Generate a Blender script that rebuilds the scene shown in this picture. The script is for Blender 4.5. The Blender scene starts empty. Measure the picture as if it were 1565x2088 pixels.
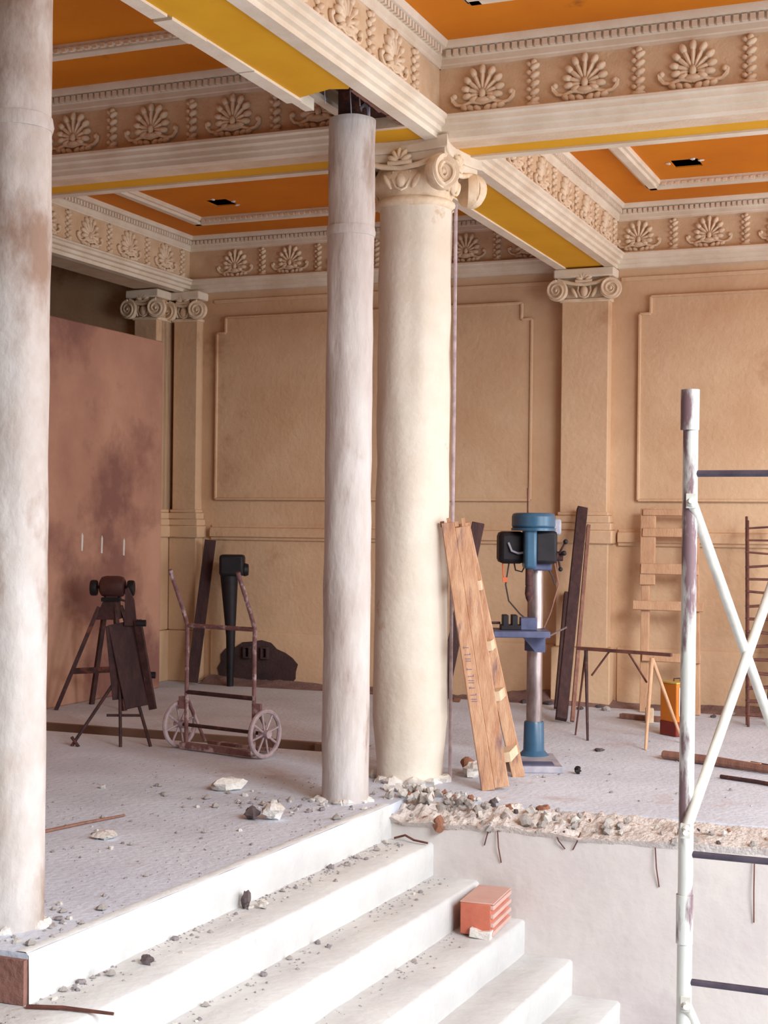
import bpy, math, random
from mathutils import Vector, Matrix, noise

# ------------------------------------------------------------------ camera, light, exposure
YAW = math.radians(22.4); ROLL = 0.011; F_PX = 2960.0; EYE = 1.45
scn = bpy.context.scene
COL = scn.collection
R0 = Vector((math.cos(YAW), math.sin(YAW), 0)); D0 = Vector((-math.sin(YAW), math.cos(YAW), 0)); U0 = Vector((0, 0, 1))
cam_d = bpy.data.cameras.new('camera'); cam = bpy.data.objects.new('camera', cam_d); COL.objects.link(cam)
cr = R0 * math.cos(ROLL) + U0 * math.sin(ROLL); cu = -R0 * math.sin(ROLL) + U0 * math.cos(ROLL); cb = -D0
cam.matrix_world = Matrix(((cr.x, cu.x, cb.x, 0), (cr.y, cu.y, cb.y, 0), (cr.z, cu.z, cb.z, EYE), (0, 0, 0, 1)))
cam_d.sensor_fit = 'VERTICAL'; cam_d.sensor_height = 36.0; cam_d.lens = F_PX / 2088 * 36.0
cam_d.shift_y = 30.0 / 2088; cam_d.clip_start = 0.05; cam_d.clip_end = 100
scn.camera = cam

world = bpy.data.worlds.new('world'); scn.world = world; world.use_nodes = True
bg = world.node_tree.nodes['Background']; bg.inputs[0].default_value = (0.95, 0.98, 1.0, 1); bg.inputs[1].default_value = 0.07

def area(name, loc, target, sx, sy, power, col):
    l = bpy.data.lights.new(name, 'AREA'); l.shape = 'RECTANGLE'; l.size = sx; l.size_y = sy
    l.energy = power; l.color = col
    o = bpy.data.objects.new(name, l); COL.objects.link(o); o.location = loc
    o.rotation_euler = (Vector(target) - Vector(loc)).to_track_quat('-Z', 'Y').to_euler()
    return o
# daylight: open sky beyond the roof edge (front right) and the two open bays of the unseen right-hand side
area('open_sky_front_right_offscreen', (6.5, -0.3, 6.0), (-2.6, 5.6, 0.0), 5.0, 4.2, 2150, (0.90, 0.96, 1.0))
area('open_bay_right_rear_offscreen', (4.6, 9.6, 1.7), (-3.0, 9.6, 1.7), 3.2, 3.2, 270, (0.95, 0.98, 1.0))
area('open_bay_right_front_offscreen', (4.6, 5.2, 1.5), (-3.0, 6.2, 1.8), 3.6, 3.2, 260, (0.95, 0.98, 1.0))

vs = scn.view_settings
vs.view_transform = 'Standard'; vs.look = 'None'; vs.gamma = 1.0; vs.use_curve_mapping = False; vs.exposure = -0.08
scn.display_settings.display_device = 'sRGB'

rnd = random.Random(7)

# ------------------------------------------------------------------ materials
def srgb(r, g, b):
    f = lambda c: (c / 255 / 12.92) if c / 255 <= 0.04045 else ((c / 255 + 0.055) / 1.055) ** 2.4
    return (f(r), f(g), f(b), 1)
def mat(name, c1, c2=None, scale=3.0, rough=0.85, metal=0.0, bump=0.0, bscale=40.0, c3=None, s3=1.2, t3=0.6, stretch=None, w3=0.08, spec=0.3):
    m = bpy.data.materials.new(name); m.use_nodes = True
    nt = m.node_tree; N = nt.nodes; L = nt.links
    p = N['Principled BSDF']; p.inputs['Roughness'].default_value = rough; p.inputs['Metallic'].default_value = metal
    p.inputs['Specular IOR Level'].default_value = spec
    tc = N.new('ShaderNodeTexCoord'); mp = N.new('ShaderNodeMapping')
    L.new(tc.outputs['Object'], mp.inputs['Vector'])
    if stretch: mp.inputs['Scale'].default_value = stretch
    out = None
    if c2 is None:
        c2 = tuple(x * 0.86 for x in c1[:3]) + (1,)
    n = N.new('ShaderNodeTexNoise'); n.inputs['Scale'].default_value = scale; n.inputs['Detail'].default_value = 6; n.inputs['Roughness'].default_value = 0.62
    L.new(mp.outputs[0], n.inputs['Vector'])
    r = N.new('ShaderNodeValToRGB'); r.color_ramp.elements[0].position = 0.33; r.color_ramp.elements[1].position = 0.66
    r.color_ramp.elements[0].color = c2; r.color_ramp.elements[1].color = c1
    L.new(n.outputs['Fac'], r.inputs['Fac']); out = r.outputs['Color']
    if c3:
        n3 = N.new('ShaderNodeTexNoise'); n3.inputs['Scale'].default_value = s3; n3.inputs['Detail'].default_value = 8; n3.inputs['Roughness'].default_value = 0.6
        mp3 = N.new('ShaderNodeMapping'); mp3.inputs['Location'].default_value = (3.7, 1.9, 8.3)
        if stretch: mp3.inputs['Scale'].default_value = stretch
        L.new(tc.outputs['Object'], mp3.inputs['Vector']); L.new(mp3.outputs[0], n3.inputs['Vector'])
        r3 = N.new('ShaderNodeValToRGB'); r3.color_ramp.elements[0].position = t3; r3.color_ramp.elements[1].position = min(1, t3 + w3)
        L.new(n3.outputs['Fac'], r3.inputs['Fac'])
        mx = N.new('ShaderNodeMix'); mx.data_type = 'RGBA'; mx.inputs[7].default_value = c3
        L.new(r3.outputs['Color'], mx.inputs[0]); L.new(out, mx.inputs[6]); out = mx.outputs[2]
    L.new(out, p.inputs['Base Color'])
    if bump:
        nb = N.new('ShaderNodeTexNoise'); nb.inputs['Scale'].default_value = bscale; nb.inputs['Detail'].default_value = 5
        L.new(mp.outputs[0], nb.inputs['Vector'])
        b = N.new('ShaderNodeBump'); b.inputs['Strength'].default_value = bump; b.inputs['Distance'].default_value = 0.02
        L.new(nb.outputs['Fac'], b.inputs['Height']); L.new(b.outputs[0], p.inputs['Normal'])
    return m
M = {}
M['wall'] = mat('tan_plaster', srgb(217, 183, 149), srgb(204, 165, 130), 1.6, 0.9, bump=0.25, bscale=25, c3=srgb(176, 130, 98), s3=1.5, t3=0.62, w3=0.14)
M['wall_left'] = mat('stained_partition_plaster', srgb(196, 150, 126), srgb(170, 124, 106), 1.2, 0.9, bump=0.2, bscale=20, c3=srgb(140, 98, 88), s3=0.8, t3=0.52, w3=0.1)
M['cream'] = mat('cream_stucco', srgb(228, 204, 178), srgb(208, 178, 150), 4.0, 0.85, bump=0.15, bscale=60)
M['white'] = mat('white_stucco', srgb(232, 218, 200), srgb(214, 194, 172), 3.0, 0.8, bump=0.1, bscale=50)
M['orn'] = mat('stucco_ornament', srgb(236, 214, 188), srgb(214, 186, 156), 12.0, 0.85, bump=0.15, bscale=80)
M['frieze'] = mat('tan_frieze_ground', srgb(220, 192, 160), srgb(202, 168, 134), 5.0, 0.9, bump=0.25, bscale=60)
M['yellow'] = mat('yellow_paint', srgb(226, 166, 34), srgb(218, 156, 28), 2.0, 0.7)
M['orange'] = mat('orange_paint', srgb(216, 128, 14), srgb(204, 114, 12), 1.3, 0.7, c3=srgb(150, 78, 16), s3=1.6, t3=0.66, w3=0.06)
M['concrete'] = mat('pale_concrete_pipe', srgb(212, 204, 200), srgb(180, 164, 156), 4.0, 0.9, bump=0.3, bscale=30, c3=srgb(158, 136, 124), s3=5.0, t3=0.58, w3=0.12, stretch=(1, 1, 0.35))
M['concrete_stained'] = mat('stained_concrete_pipe', srgb(210, 202, 198), srgb(182, 166, 156), 4.0, 0.9, bump=0.3, bscale=30, c3=srgb(150, 122, 106), s3=2.6, t3=0.5, w3=0.14, stretch=(1, 1, 0.6))
M['column'] = mat('column_plaster', srgb(226, 216, 202), srgb(214, 198, 180), 2.4, 0.85, bump=0.2, bscale=30, c3=srgb(196, 164, 134), s3=3.0, t3=0.66, w3=0.05)
M['floor'] = mat('dusty_concrete_floor', srgb(212, 218, 230), srgb(196, 200, 212), 1.7, 0.95, bump=0.3, bscale=30, c3=srgb(196, 190, 196), s3=3.2, t3=0.6, w3=0.1)
M['step'] = mat('white_cement_step', srgb(211, 210, 208), srgb(196, 194, 193), 2.2, 0.95, bump=0.3, bscale=24, c3=srgb(176, 174, 175), s3=2.4, t3=0.62, w3=0.1)
M['stairwall'] = mat('pale_render', srgb(216, 208, 202), srgb(200, 190, 188), 1.4, 0.92, bump=0.2, bscale=18, c3=srgb(188, 176, 178), s3=1.1, t3=0.55, w3=0.15)
M['rubble'] = mat('broken_concrete', srgb(224, 216, 210), srgb(196, 184, 178), 9.0, 0.95, bump=0.7, bscale=50, c3=srgb(162, 122, 98), s3=7, t3=0.62, w3=0.05)
M['rubble_brown'] = mat('brown_brick_rubble', srgb(172, 122, 96), srgb(140, 92, 74), 8.0, 0.95, bump=0.5)
M['rubble_dark'] = mat('dark_rubble', srgb(112, 98, 98), srgb(84, 72, 74), 8.0, 0.95, bump=0.5)
M['rubble_grey'] = mat('grey_rubble', srgb(168, 158, 160), srgb(140, 130, 134), 8.0, 0.95, bump=0.5)
M['drift'] = mat('brown_dust_drift', srgb(150, 122, 116), srgb(118, 94, 92), 6.0, 0.95, bump=0.5)
M['chunk'] = mat('white_plaster_chunk', srgb(232, 226, 218), srgb(212, 204, 198), 9.0, 0.95, bump=0.5)
M['earth'] = mat('brown_dusty_ground', srgb(150, 118, 100), srgb(128, 98, 84), 2.0, 0.95)
M['brown_face'] = mat('bare_brown_block', srgb(150, 108, 96), srgb(128, 90, 82), 5.0, 0.95, bump=0.4)
M['soot'] = mat('sooty_plaster', srgb(84, 62, 60), srgb(60, 46, 46), 3.0, 0.95, bump=0.3)
M['black'] = mat('black_iron', srgb(42, 36, 40), srgb(30, 26, 30), 8.0, 0.55, 0.2)
M['iron'] = mat('rusty_dark_iron', srgb(86, 58, 56), srgb(58, 42, 44), 14.0, 0.7, 0.3, c3=srgb(116, 70, 56), s3=10, t3=0.58)
M['rust'] = mat('brown_rust', srgb(120, 76, 64), srgb(88, 56, 52), 14.0, 0.75, 0.2)
M['truck'] = mat('worn_red_brown_tube', srgb(140, 102, 100), srgb(108, 74, 74), 18.0, 0.6, 0.1, c3=srgb(190, 166, 166), s3=9, t3=0.52)
M['wheel'] = mat('dusty_grey_wheel', srgb(190, 170, 172), srgb(156, 134, 138), 16.0, 0.7, 0.1)
M['blue'] = mat('blue_machine_enamel', srgb(58, 96, 124), srgb(46, 80, 106), 6.0, 0.35, 0.0, spec=0.5)
M['blue_grey'] = mat('blue_grey_cast_iron', srgb(96, 100, 128), srgb(74, 76, 104), 9.0, 0.5, 0.2)
M['steel'] = mat('worn_steel', srgb(190, 176, 172), srgb(130, 112, 112), 10.0, 0.35, 0.8, stretch=(1, 1, 0.3))
M['base_grey'] = mat('dusty_base_plate', srgb(180, 174, 180), srgb(140, 138, 152), 8.0, 0.8)
M['wood'] = mat('old_orange_timber', srgb(206, 164, 132), srgb(172, 122, 92), 7.0, 0.88, bump=0.25, stretch=(3, 3, 0.6), c3=srgb(136, 104, 100), s3=5, t3=0.55, w3=0.12)
M['wood_pale'] = mat('sawn_pale_timber', srgb(224, 200, 170), srgb(206, 176, 144), 9.0, 0.85, bump=0.2)
M['wood_tan'] = mat('dusty_tan_timber', srgb(208, 166, 132), srgb(188, 144, 112), 7.0, 0.9, bump=0.2, stretch=(2, 2, 0.6))
M['wood_dark'] = mat('dark_stained_timber', srgb(78, 54, 52), srgb(58, 40, 42), 8.0, 0.85, bump=0.2, stretch=(3, 3, 0.6))
M['wood_brown'] = mat('brown_timber', srgb(150, 108, 92), srgb(120, 84, 74), 8.0, 0.85, bump=0.2, stretch=(3, 3, 0.6))
M['ink'] = mat('faded_blue_grey_ink', srgb(128, 108, 124), srgb(116, 96, 112), 20.0, 0.9)
M['scaffold'] = mat('chipped_white_scaffold_paint', srgb(222, 222, 214), srgb(206, 202, 196), 14.0, 0.55, 0.1, c3=srgb(128, 102, 106), s3=9, t3=0.50, w3=0.08, stretch=(1.4, 1.4, 0.3))
M['scaffold_dark'] = mat('dark_worn_scaffold_rung', srgb(96, 86, 98), srgb(70, 62, 74), 12.0, 0.6, 0.3, c3=srgb(200, 194, 192), s3=9, t3=0.66, w3=0.04)
M['brace'] = mat('white_brace_paint', srgb(226, 224, 214), srgb(206, 198, 188), 10.0, 0.55)
M['terracotta'] = mat('terracotta', srgb(206, 120, 96), srgb(184, 100, 80), 5.0, 0.85, bump=0.15)
M['terra_top'] = mat('dusty_terracotta', srgb(214, 176, 164), srgb(204, 160, 148), 6.0, 0.9)
M['tin_orange'] = mat('orange_tin', srgb(206, 122, 36), srgb(190, 104, 30), 5.0, 0.45)
M['tin_red'] = mat('dark_red_tin', srgb(132, 48, 36), srgb(112, 40, 34), 5.0, 0.5)
M['tin_yellow'] = mat('yellow_tin_rim', srgb(206, 176, 96), srgb(190, 156, 80), 5.0, 0.5)
M['label'] = mat('white_label', srgb(232, 224, 216), srgb(222, 212, 208), 4.0, 0.7)
M['print'] = mat('grey_label_print', srgb(120, 108, 116), srgb(104, 94, 104), 10.0, 0.8)
M['wire_orange'] = mat('orange_wire', srgb(214, 110, 70), None, 10, 0.6)
M['wire'] = mat('dark_wire', srgb(70, 58, 58), None, 10, 0.7)
M['grind_body'] = mat('dark_red_grinder_paint', srgb(92, 54, 48), srgb(66, 42, 42), 8.0, 0.5)

# ------------------------------------------------------------------ mesh helpers
def rotm(ax, ang): return Matrix.Rotation(ang, 3, ax)
class MB:
    def __init__(s): s.v = []; s.f = []
    def add(s, vs_, fs):
        o = len(s.v); s.v += [tuple(v) for v in vs_]; s.f += [tuple(i + o for i in f) for f in fs]; return s
    def box(s, c, d, R=None):
        hx, hy, hz = d[0] / 2, d[1] / 2, d[2] / 2; c = Vector(c); vs_ = []
        for z in (-hz, hz):
            for x, y in ((-hx, -hy), (hx, -hy), (hx, hy), (-hx, hy)):
                p = Vector((x, y, z)); vs_.append(c + (R @ p if R else p))
        return s.add(vs_, [(3, 2, 1, 0), (4, 5, 6, 7), (0, 1, 5, 4), (1, 2, 6, 5), (2, 3, 7, 6), (3, 0, 4, 7)])
    def bb(s, x0, x1, y0, y1, z0, z1):
        return s.box(((x0 + x1) / 2, (y0 + y1) / 2, (z0 + z1) / 2), (x1 - x0, y1 - y0, z1 - z0))
    def bar(s, p, q, w, h, up=(0, 0, 1)):
        p = Vector(p); q = Vector(q); a = (q - p); ln = a.length; a.normalize(); up = Vector(up)
        if abs(a.dot(up)) > 0.99: up = Vector((0, 1, 0))
        x = a.cross(up).normalized(); y = x.cross(a)
        R = Matrix((x, a, y)).transposed()
        return s.box((p + q) / 2, (w, ln, h), R)
    def tube(s, pts, r, n=8, caps=True):
        pts = [Vector(p) for p in pts]; m = len(pts)
        rr = r if isinstance(r, (list, tuple)) else [r] * m
        ref = None; o = len(s.v)
        for i, p in enumerate(pts):
            t = (pts[min(i + 1, m - 1)] - pts[max(i - 1, 0)]).normalized()
            if ref is None:
                ref = t.orthogonal().normalized()
            else:
                ref = (ref - t * ref.dot(t)); ref = ref.normalized() if ref.length > 1e-6 else t.orthogonal().normalized()
            b = t.cross(ref)
            for k in range(n):
                a = 2 * math.pi * k / n
                s.v.append(tuple(p + (ref * math.cos(a) + b * math.sin(a)) * rr[i]))
        for i in range(m - 1):
            for k in range(n):
                a = o + i * n + k; b2 = o + i * n + (k + 1) % n
                s.f.append((a, b2, b2 + n, a + n))
        if caps:
            s.f.append(tuple(o + k for k in range(n))[::-1]); s.f.append(tuple(o + (m - 1) * n + k for k in range(n)))
        return s
    def lathe(s, prof, n=32, c=(0, 0, 0), R=None, wob=0.0, seed=0):
        o = len(s.v); c = Vector(c)
        for i, (r, z) in enumerate(prof):
            for k in range(n):
                a = 2 * math.pi * k / n
                q = r + (noise.noise(Vector((math.cos(a) * 2 + seed, math.sin(a) * 2, z * 4))) * wob if wob else 0)
                p = Vector((q * math.cos(a), q * math.sin(a), z)); s.v.append(tuple(c + (R @ p if R else p)))
        m = len(prof)
        for i in range(m - 1):
            for k in range(n):
                a = o + i * n + k; b2 = o + i * n + (k + 1) % n
                s.f.append((a, b2, b2 + n, a + n))
        s.f.append(tuple(o + k for k in range(n))[::-1]); s.f.append(tuple(o + (m - 1) * n + k for k in range(n)))
        return s
    def cyl(s, c, r, h, n=20, R=None): return s.lathe([(r, -h / 2), (r, h / 2)], n, c, R)
    def prism(s, poly, fn, t0, t1):
        n = len(poly); o = len(s.v)
        for t in (t0, t1):
            for a, b in poly: s.v.append(tuple(fn(a, b, t)))
        for k in range(n):
            s.f.append((o + k, o + (k + 1) % n, o + n + (k + 1) % n, o + n + k))
        s.f.append(tuple(o + k for k in range(n))[::-1]); s.f.append(tuple(o + n + k for k in range(n)))
        return s
    def ell(s, c, r, R=None, nu=8, nv=5):
        c = Vector(c); o = len(s.v)
        s.v.append(tuple(c + (R @ Vector((0, 0, -r[2])) if R else Vector((0, 0, -r[2])))))
        for j in range(1, nv):
            ph = -math.pi / 2 + math.pi * j / nv
            for k in range(nu):
                th = 2 * math.pi * k / nu
                p = Vector((r[0] * math.cos(ph) * math.cos(th), r[1] * math.cos(ph) * math.sin(th), r[2] * math.sin(ph)))
                s.v.append(tuple(c + (R @ p if R else p)))
        s.v.append(tuple(c + (R @ Vector((0, 0, r[2])) if R else Vector((0, 0, r[2])))))
        top = len(s.v) - 1
        for k in range(nu):
            s.f.append((o, o + 1 + (k + 1) % nu, o + 1 + k))
            s.f.append((top, o + 1 + (nv - 2) * nu + k, o + 1 + (nv - 2) * nu + (k + 1) % nu))
        for j in range(nv - 2):
            for k in range(nu):
                a = o + 1 + j * nu + k; b2 = o + 1 + j * nu + (k + 1) % nu
                s.f.append((a, b2, b2 + nu, a + nu))
        return s
    def rock(s, c, r, seed, flat=0.65, nu=7, nv=5):
        m = MB(); m.ell((0, 0, 0), (1, 1, 1), None, nu, nv); c = Vector(c)
        out = []; jr = random.Random(seed * 7 + 1)
        for v in m.v:
            v = Vector(v); k = 1 + 0.6 * noise.noise(v * 1.3 + Vector((seed * 3.1, seed * 1.7, seed * 0.9))) + jr.uniform(-0.17, 0.17)
            out.append(c + Vector((v.x * k * r, v.y * k * r * 0.85, v.z * k * r * flat)))
        return s.add(out, m.f)
    def mesh(s, name, m, sharp=35):
        me = bpy.data.meshes.new(name); me.from_pydata(s.v, [], s.f); me.materials.append(M[m])
        me.polygons.foreach_set('use_smooth', [True] * len(me.polygons))
        me.set_sharp_from_angle(angle=math.radians(sharp)); me.update(); return me
    def build(s, name, m, parent=None, loc=None, rot=None, sharp=35, bevel=0):
        return link(name, s.mesh(name, m, sharp), parent, loc, rot, bevel)
def link(name, me, parent=None, loc=None, rot=None, bevel=0):
    o = bpy.data.objects.new(name, me); COL.objects.link(o)
    if parent: o.parent = parent
    if loc is not None: o.location = loc
    if rot is not None: o.rotation_euler = rot if isinstance(rot, (tuple, list)) else (0, 0, rot)
    if bevel:
        b = o.modifiers.new('bevel', 'BEVEL'); b.width = bevel; b.segments = 2; b.limit_method = 'ANGLE'
    return o
def tag(o, label=None, cat=None, group=None, kind=None):
    if label: o['label'] = label
    if cat: o['category'] = cat
    if group: o['group'] = group
    if kind: o['kind'] = kind
    return o
def thing(name, label, cat, loc=(0, 0, 0), rz=0, group=None, kind=None):
    o = bpy.data.objects.new(name, None); COL.objects.link(o); o.location = loc; o.rotation_euler = (0, 0, rz)
    o.empty_display_size = 0.1
    return tag(o, label, cat, group, kind)
def copy_tree(o, parent=None):
    c = o.copy(); COL.objects.link(c); c.parent = parent
    for ch in o.children: copy_tree(ch, c)
    return c

# ------------------------------------------------------------------ key dimensions (metres)
RISE = 0.172; TREAD = 0.245; EDGE_X = -2.84; WELL_Y = 7.02; FRONT_Y = 4.065
def SH(y): return -0.039 * (WELL_Y - y)      # the steps run slightly askew to the beams
WALL_Y = 11.85; CEIL = 4.12; SOF = 3.62; LEFT_X = -6.85
AX0, AX1 = -3.29, -2.81          # beam running away from the camera
CY0, CY1 = 7.55, 8.05            # cross beam
LOW = -RISE * 8

# ------------------------------------------------------------------ floor, stairs, lower floor
fl = MB()
fl.prism([(-9.6, FRONT_Y), (EDGE_X + SH(FRONT_Y), FRONT_Y), (EDGE_X, WELL_Y), (EDGE_X, 8.48), (-9.6, 8.48)], lambda a, b, t: (a, b, t), -0.17, 0); fl.bb(-9.6, -6.95, 8.48, 8.86, -0.17, 0)
fl.bb(-3.72, EDGE_X, 8.48, 8.86, -0.17, 0)
fl.bb(-9.6, EDGE_X, 8.86, 12.1, -0.17, 0)
fl.bb(EDGE_X, 3.6, WELL_Y + 0.28, 12.1, -0.17, 0)
fl.bb(-9.6, -3.06, 4.2, 8.46, -0.36, -0.17); fl.bb(-9.6, -3.06, 8.88, 12.1, -0.36, -0.17)
fl.bb(-3.06, 3.6, WELL_Y + 0.28, 12.1, -0.36, -0.17)
floor = tag(fl.build('floor', 'floor'), 'dusty grey concrete floor of the upper level', 'floor', kind='structure')
tr = MB().bb(-9.6, -3.06, 8.44, 8.90, -0.40, -0.34).bb(-6.95, -4.1, 8.82, 8.862, -0.36, -0.002).bb(-4.1, -3.72, 8.78, 8.862, -0.36, -0.002)
tag(tr.build('trench_lining', 'earth', floor), 'bare earth sides of the open slot in the floor')
bf = MB()
n = 14
for i in range(n):
    x0 = -5.6 + i * (2.644 / n); zz = -0.004 - 0.05 * max(0, (i - 9) / 4.0) * rnd.random()
    bf.bb(x0, x0 + 2.644 / n + 0.001, FRONT_Y - 0.012 - 0.01 * rnd.random(), FRONT_Y + 0.05, -0.17, zz)
tag(bf.build('slab_end', 'brown_face', floor), 'bare brown broken end of the floor slab')

lowf = tag(MB().bb(-4, 5, -1, WELL_Y + 0.3, LOW - 0.12, LOW).build('floor_lower', 'floor'), 'dusty concrete floor at the foot of the steps', 'floor', kind='structure')

stairs = thing('staircase', 'white cement steps running down from the upper floor', 'stairs', (EDGE_X, 4.0, LOW), kind='structure')
def step_mesh(x0, x1, y0, y1, z1, seed):
    mb = MB(); ny = 44; nx = 4; nz = 3
    def pt(x, y, z):
        e = noise.noise(Vector((x * 3 + seed, y * 5, z * 3))) * 0.006 + noise.noise(Vector((x * 9, y * 17 + seed, z * 9))) * 0.003
        return Vector((x + e - EDGE_X + SH(y), y - 4.0, z + e - LOW))
    # top
    o = len(mb.v)
    prof = [(x0, z1), ((x0 + x1) / 2, z1), (x1 - 0.012, z1), (x1, z1 - 0.012), (x1, z1 - RISE / 2), (x1, z1 - RISE - 0.01)]
    for j in range(ny + 1):
        y = y0 + (y1 - y0) * j / ny
        for (x, z) in prof: mb.v.append(tuple(pt(x, y, z)))
    k = len(prof)
    for j in range(ny):
        for i in range(k - 1):
            a = o + j * k + i; mb.f.append((a, a + 1, a + k + 1, a + k))
    # ends and back
    for j, flip in ((0, False), (ny, True)):
        b0 = len(mb.v); mb.v.append((x0 - EDGE_X + SH(y0 if j == 0 else y1), (y0 if j == 0 else y1) - 4.0, z1 - RISE - 0.01 - LOW))
        f = tuple([o + j * k + i for i in range(k)] + [b0]); mb.f.append(f if flip else f[::-1])
    return mb
for i in range(1, 9):
    x1 = EDGE_X + TREAD * i; x0 = x1 - TREAD - 0.05
    step_mesh(x0, x1, 1.0, WELL_Y + 0.01, -RISE * i, i * 2.3).build('step', 'step', stairs, sharp=60)
MB().bb(-8.0 - EDGE_X, TREAD * 1 - 0.2, 1.0 - 4.0, FRONT_Y + 0.02 - 4.0, -RISE - 0.17 - LOW, -RISE - LOW - 0.001).build('landing', 'step', stairs)
# core under the treads
core = MB(); 
core.prism([(0.0, -0.01 - LOW - RISE), (TREAD * 8 - 0.02, -LOW - RISE * 8.9), (TREAD * 8 - 0.02, -0.12), (-0.3, -0.12), (-0.3, -0.01 - LOW - RISE)], lambda a, b, t: (a - 0.10 + SH(t + 4.0), t, b - 0.03), -2.9, 3.0)
core.build('step_core', 'step', stairs)
# riser under the upper floor edge
face = MB(); ny = 40
for j in range(ny + 1):
    y = FRONT_Y + (WELL_Y - FRONT_Y) * j / ny
    for z, dx in ((0.004, -0.045), (0.004, -0.008), (-0.008, 0.004), (-RISE / 2, 0.004), (-RISE - 0.01, 0.004)):
        e = noise.noise(Vector((1.3, y * 6, z * 5))) * 0.006
        face.v.append((EDGE_X + SH(y) + dx + e, y, z + (e * 0.6 if dx > -0.2 else -0.006)))
for j in range(ny):
    for i in range(4):
        a = j * 5 + i; face.f.append((a, a + 1, a + 6, a + 5))
tag(face.build('floor_edge', 'step', floor, sharp=60), 'white cement nosing along the floor edge')

# stairwell wall below the broken slab edge
sw = MB().bb(EDGE_X - 0.1, 3.6, WELL_Y, WELL_Y + 0.28, LOW, -0.075)
stairwall = tag(sw.build('wall_stairwell', 'stairwall'), 'pale rendered wall of the stairwell under the broken slab edge', 'wall', kind='structure')

# broken slab edge: rough crust with stones
cr_ = MB(); nx, ny = 260, 16
for i in range(nx + 1):
    x = EDGE_X - 0.05 + (3.9) * i / nx
    for j in range(ny + 1):
        t = j / ny
        y = WELL_Y + 0.46 * t - 0.03 + (0.02 * noise.noise(Vector((x * 6, 3.3, t))) if j == 0 else 0)
        lo = -0.085 + 0.03 * noise.noise(Vector((x * 2.5, 0.4, 0)))
        amp = max(0.25, 1.0 - max(0, (x + 2.6)) * 0.55)
        z = lo * (1 - t) ** 1.6 * (0.55 + 0.45 * amp) + (0.05 * noise.noise(Vector((x * 8, y * 8, 1.7))) + 0.035 * noise.noise(Vector((x * 22, y * 22, 4.7))) + 0.015 * noise.noise(Vector((x * 55, y * 55, 2.2)))) * amp * math.sin(math.pi * min(1, t + 0.15)) + 0.008 * (1 - t)
        if j == ny: z = -0.004
        cr_.v.append((x, y, z))
    
for i in range(nx):
    for j in range(ny):
        a = i * (ny + 1) + j; cr_.f.append((a, a + ny + 1, a + ny + 2, a + 1))
b0 = len(cr_.v)
for i in range(nx + 1):
    x = EDGE_X - 0.05 + 3.9 * i / nx; cr_.v.append((x, WELL_Y + 0.02, -0.12))
for i in range(nx):
    a = i * (ny + 1); cr_.f.append((b0 + i, b0 + i + 1, a + ny + 1, a))
tag(cr_.build('broken_edge', 'rubble', floor, sharp=20), 'rough crumbling edge of the concrete slab')
stone_me = [MB().rock((0, 0, 0), 1.0, k, 0.7).mesh('stone', ('rubble', 'rubble', 'chunk', 'rubble_brown', 'rubble', 'chunk', 'rubble_dark')[k], 25) for k in range(7)]
for i in range(150):
    t = rnd.random() ** 1.5; x = EDGE_X + 0.05 + 3.0 * t; t2 = rnd.random()
    amp = max(0.3, 1 - max(0, x + 2.5) * 0.45)
    r_ = (0.008 + 0.024 * rnd.random() ** 2) * (0.6 + 0.6 * amp)
    y = WELL_Y - 0.02 + 0.40 * t2 * amp
    z = -0.075 * (1 - t2) ** 1.5 * (0.4 + 0.6 * amp) - 0.002
    k = rnd.choice((0, 1, 2, 4, 5, 0, 1, 3)) if rnd.random() > 0.12 else 6
    o = link('stone', stone_me[k], floor, (x, y, z), (rnd.random() * 6, rnd.random() * 6, rnd.random() * 6)); o.scale = (r_, r_, r_)
for i in range(70):
    a = rnd.random(); x = EDGE_X - 0.12 + 0.45 * a + 0.05 * rnd.gauss(0, 1); y = 7.16 + 0.32 * rnd.random() * (1 - 0.3 * a); r_ = 0.010 + 0.024 * rnd.random() ** 2
    if (x + 3.035) ** 2 + (y - 7.79) ** 2 < 0.24 ** 2: continue
    o = link('stone', stone_me[rnd.choice((0, 1, 2, 4, 5, 2, 5, 3))], floor, (x, y, 0.004 + 0.03 * rnd.random() * (1 - abs(a - 0.5))), (rnd.random() * 6, rnd.random() * 6, rnd.random() * 6)); o.scale = (r_, r_, r_)
for (x, z0, z1, dx) in ((-2.25, -0.08, -0.24, 0.02), (-2.30, -0.09, -0.16, -0.02), (-1.45, -0.09, -0.28, 0.02), (-0.98, -0.10, -0.40, 0.0), (-0.62, -0.22, -0.34, -0.03), (-1.95, -0.06, -0.14, 0.05), (-1.82, -0.05, -0.14, -0.04)):
    MB().tube([(x, WELL_Y - 0.012, z0), (x + dx * 0.4, WELL_Y - 0.02, (z0 + z1) / 2), (x + dx, WELL_Y - 0.008, z1)], 0.0035, 5).build('tie_wire', 'rust', stairwall)

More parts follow.
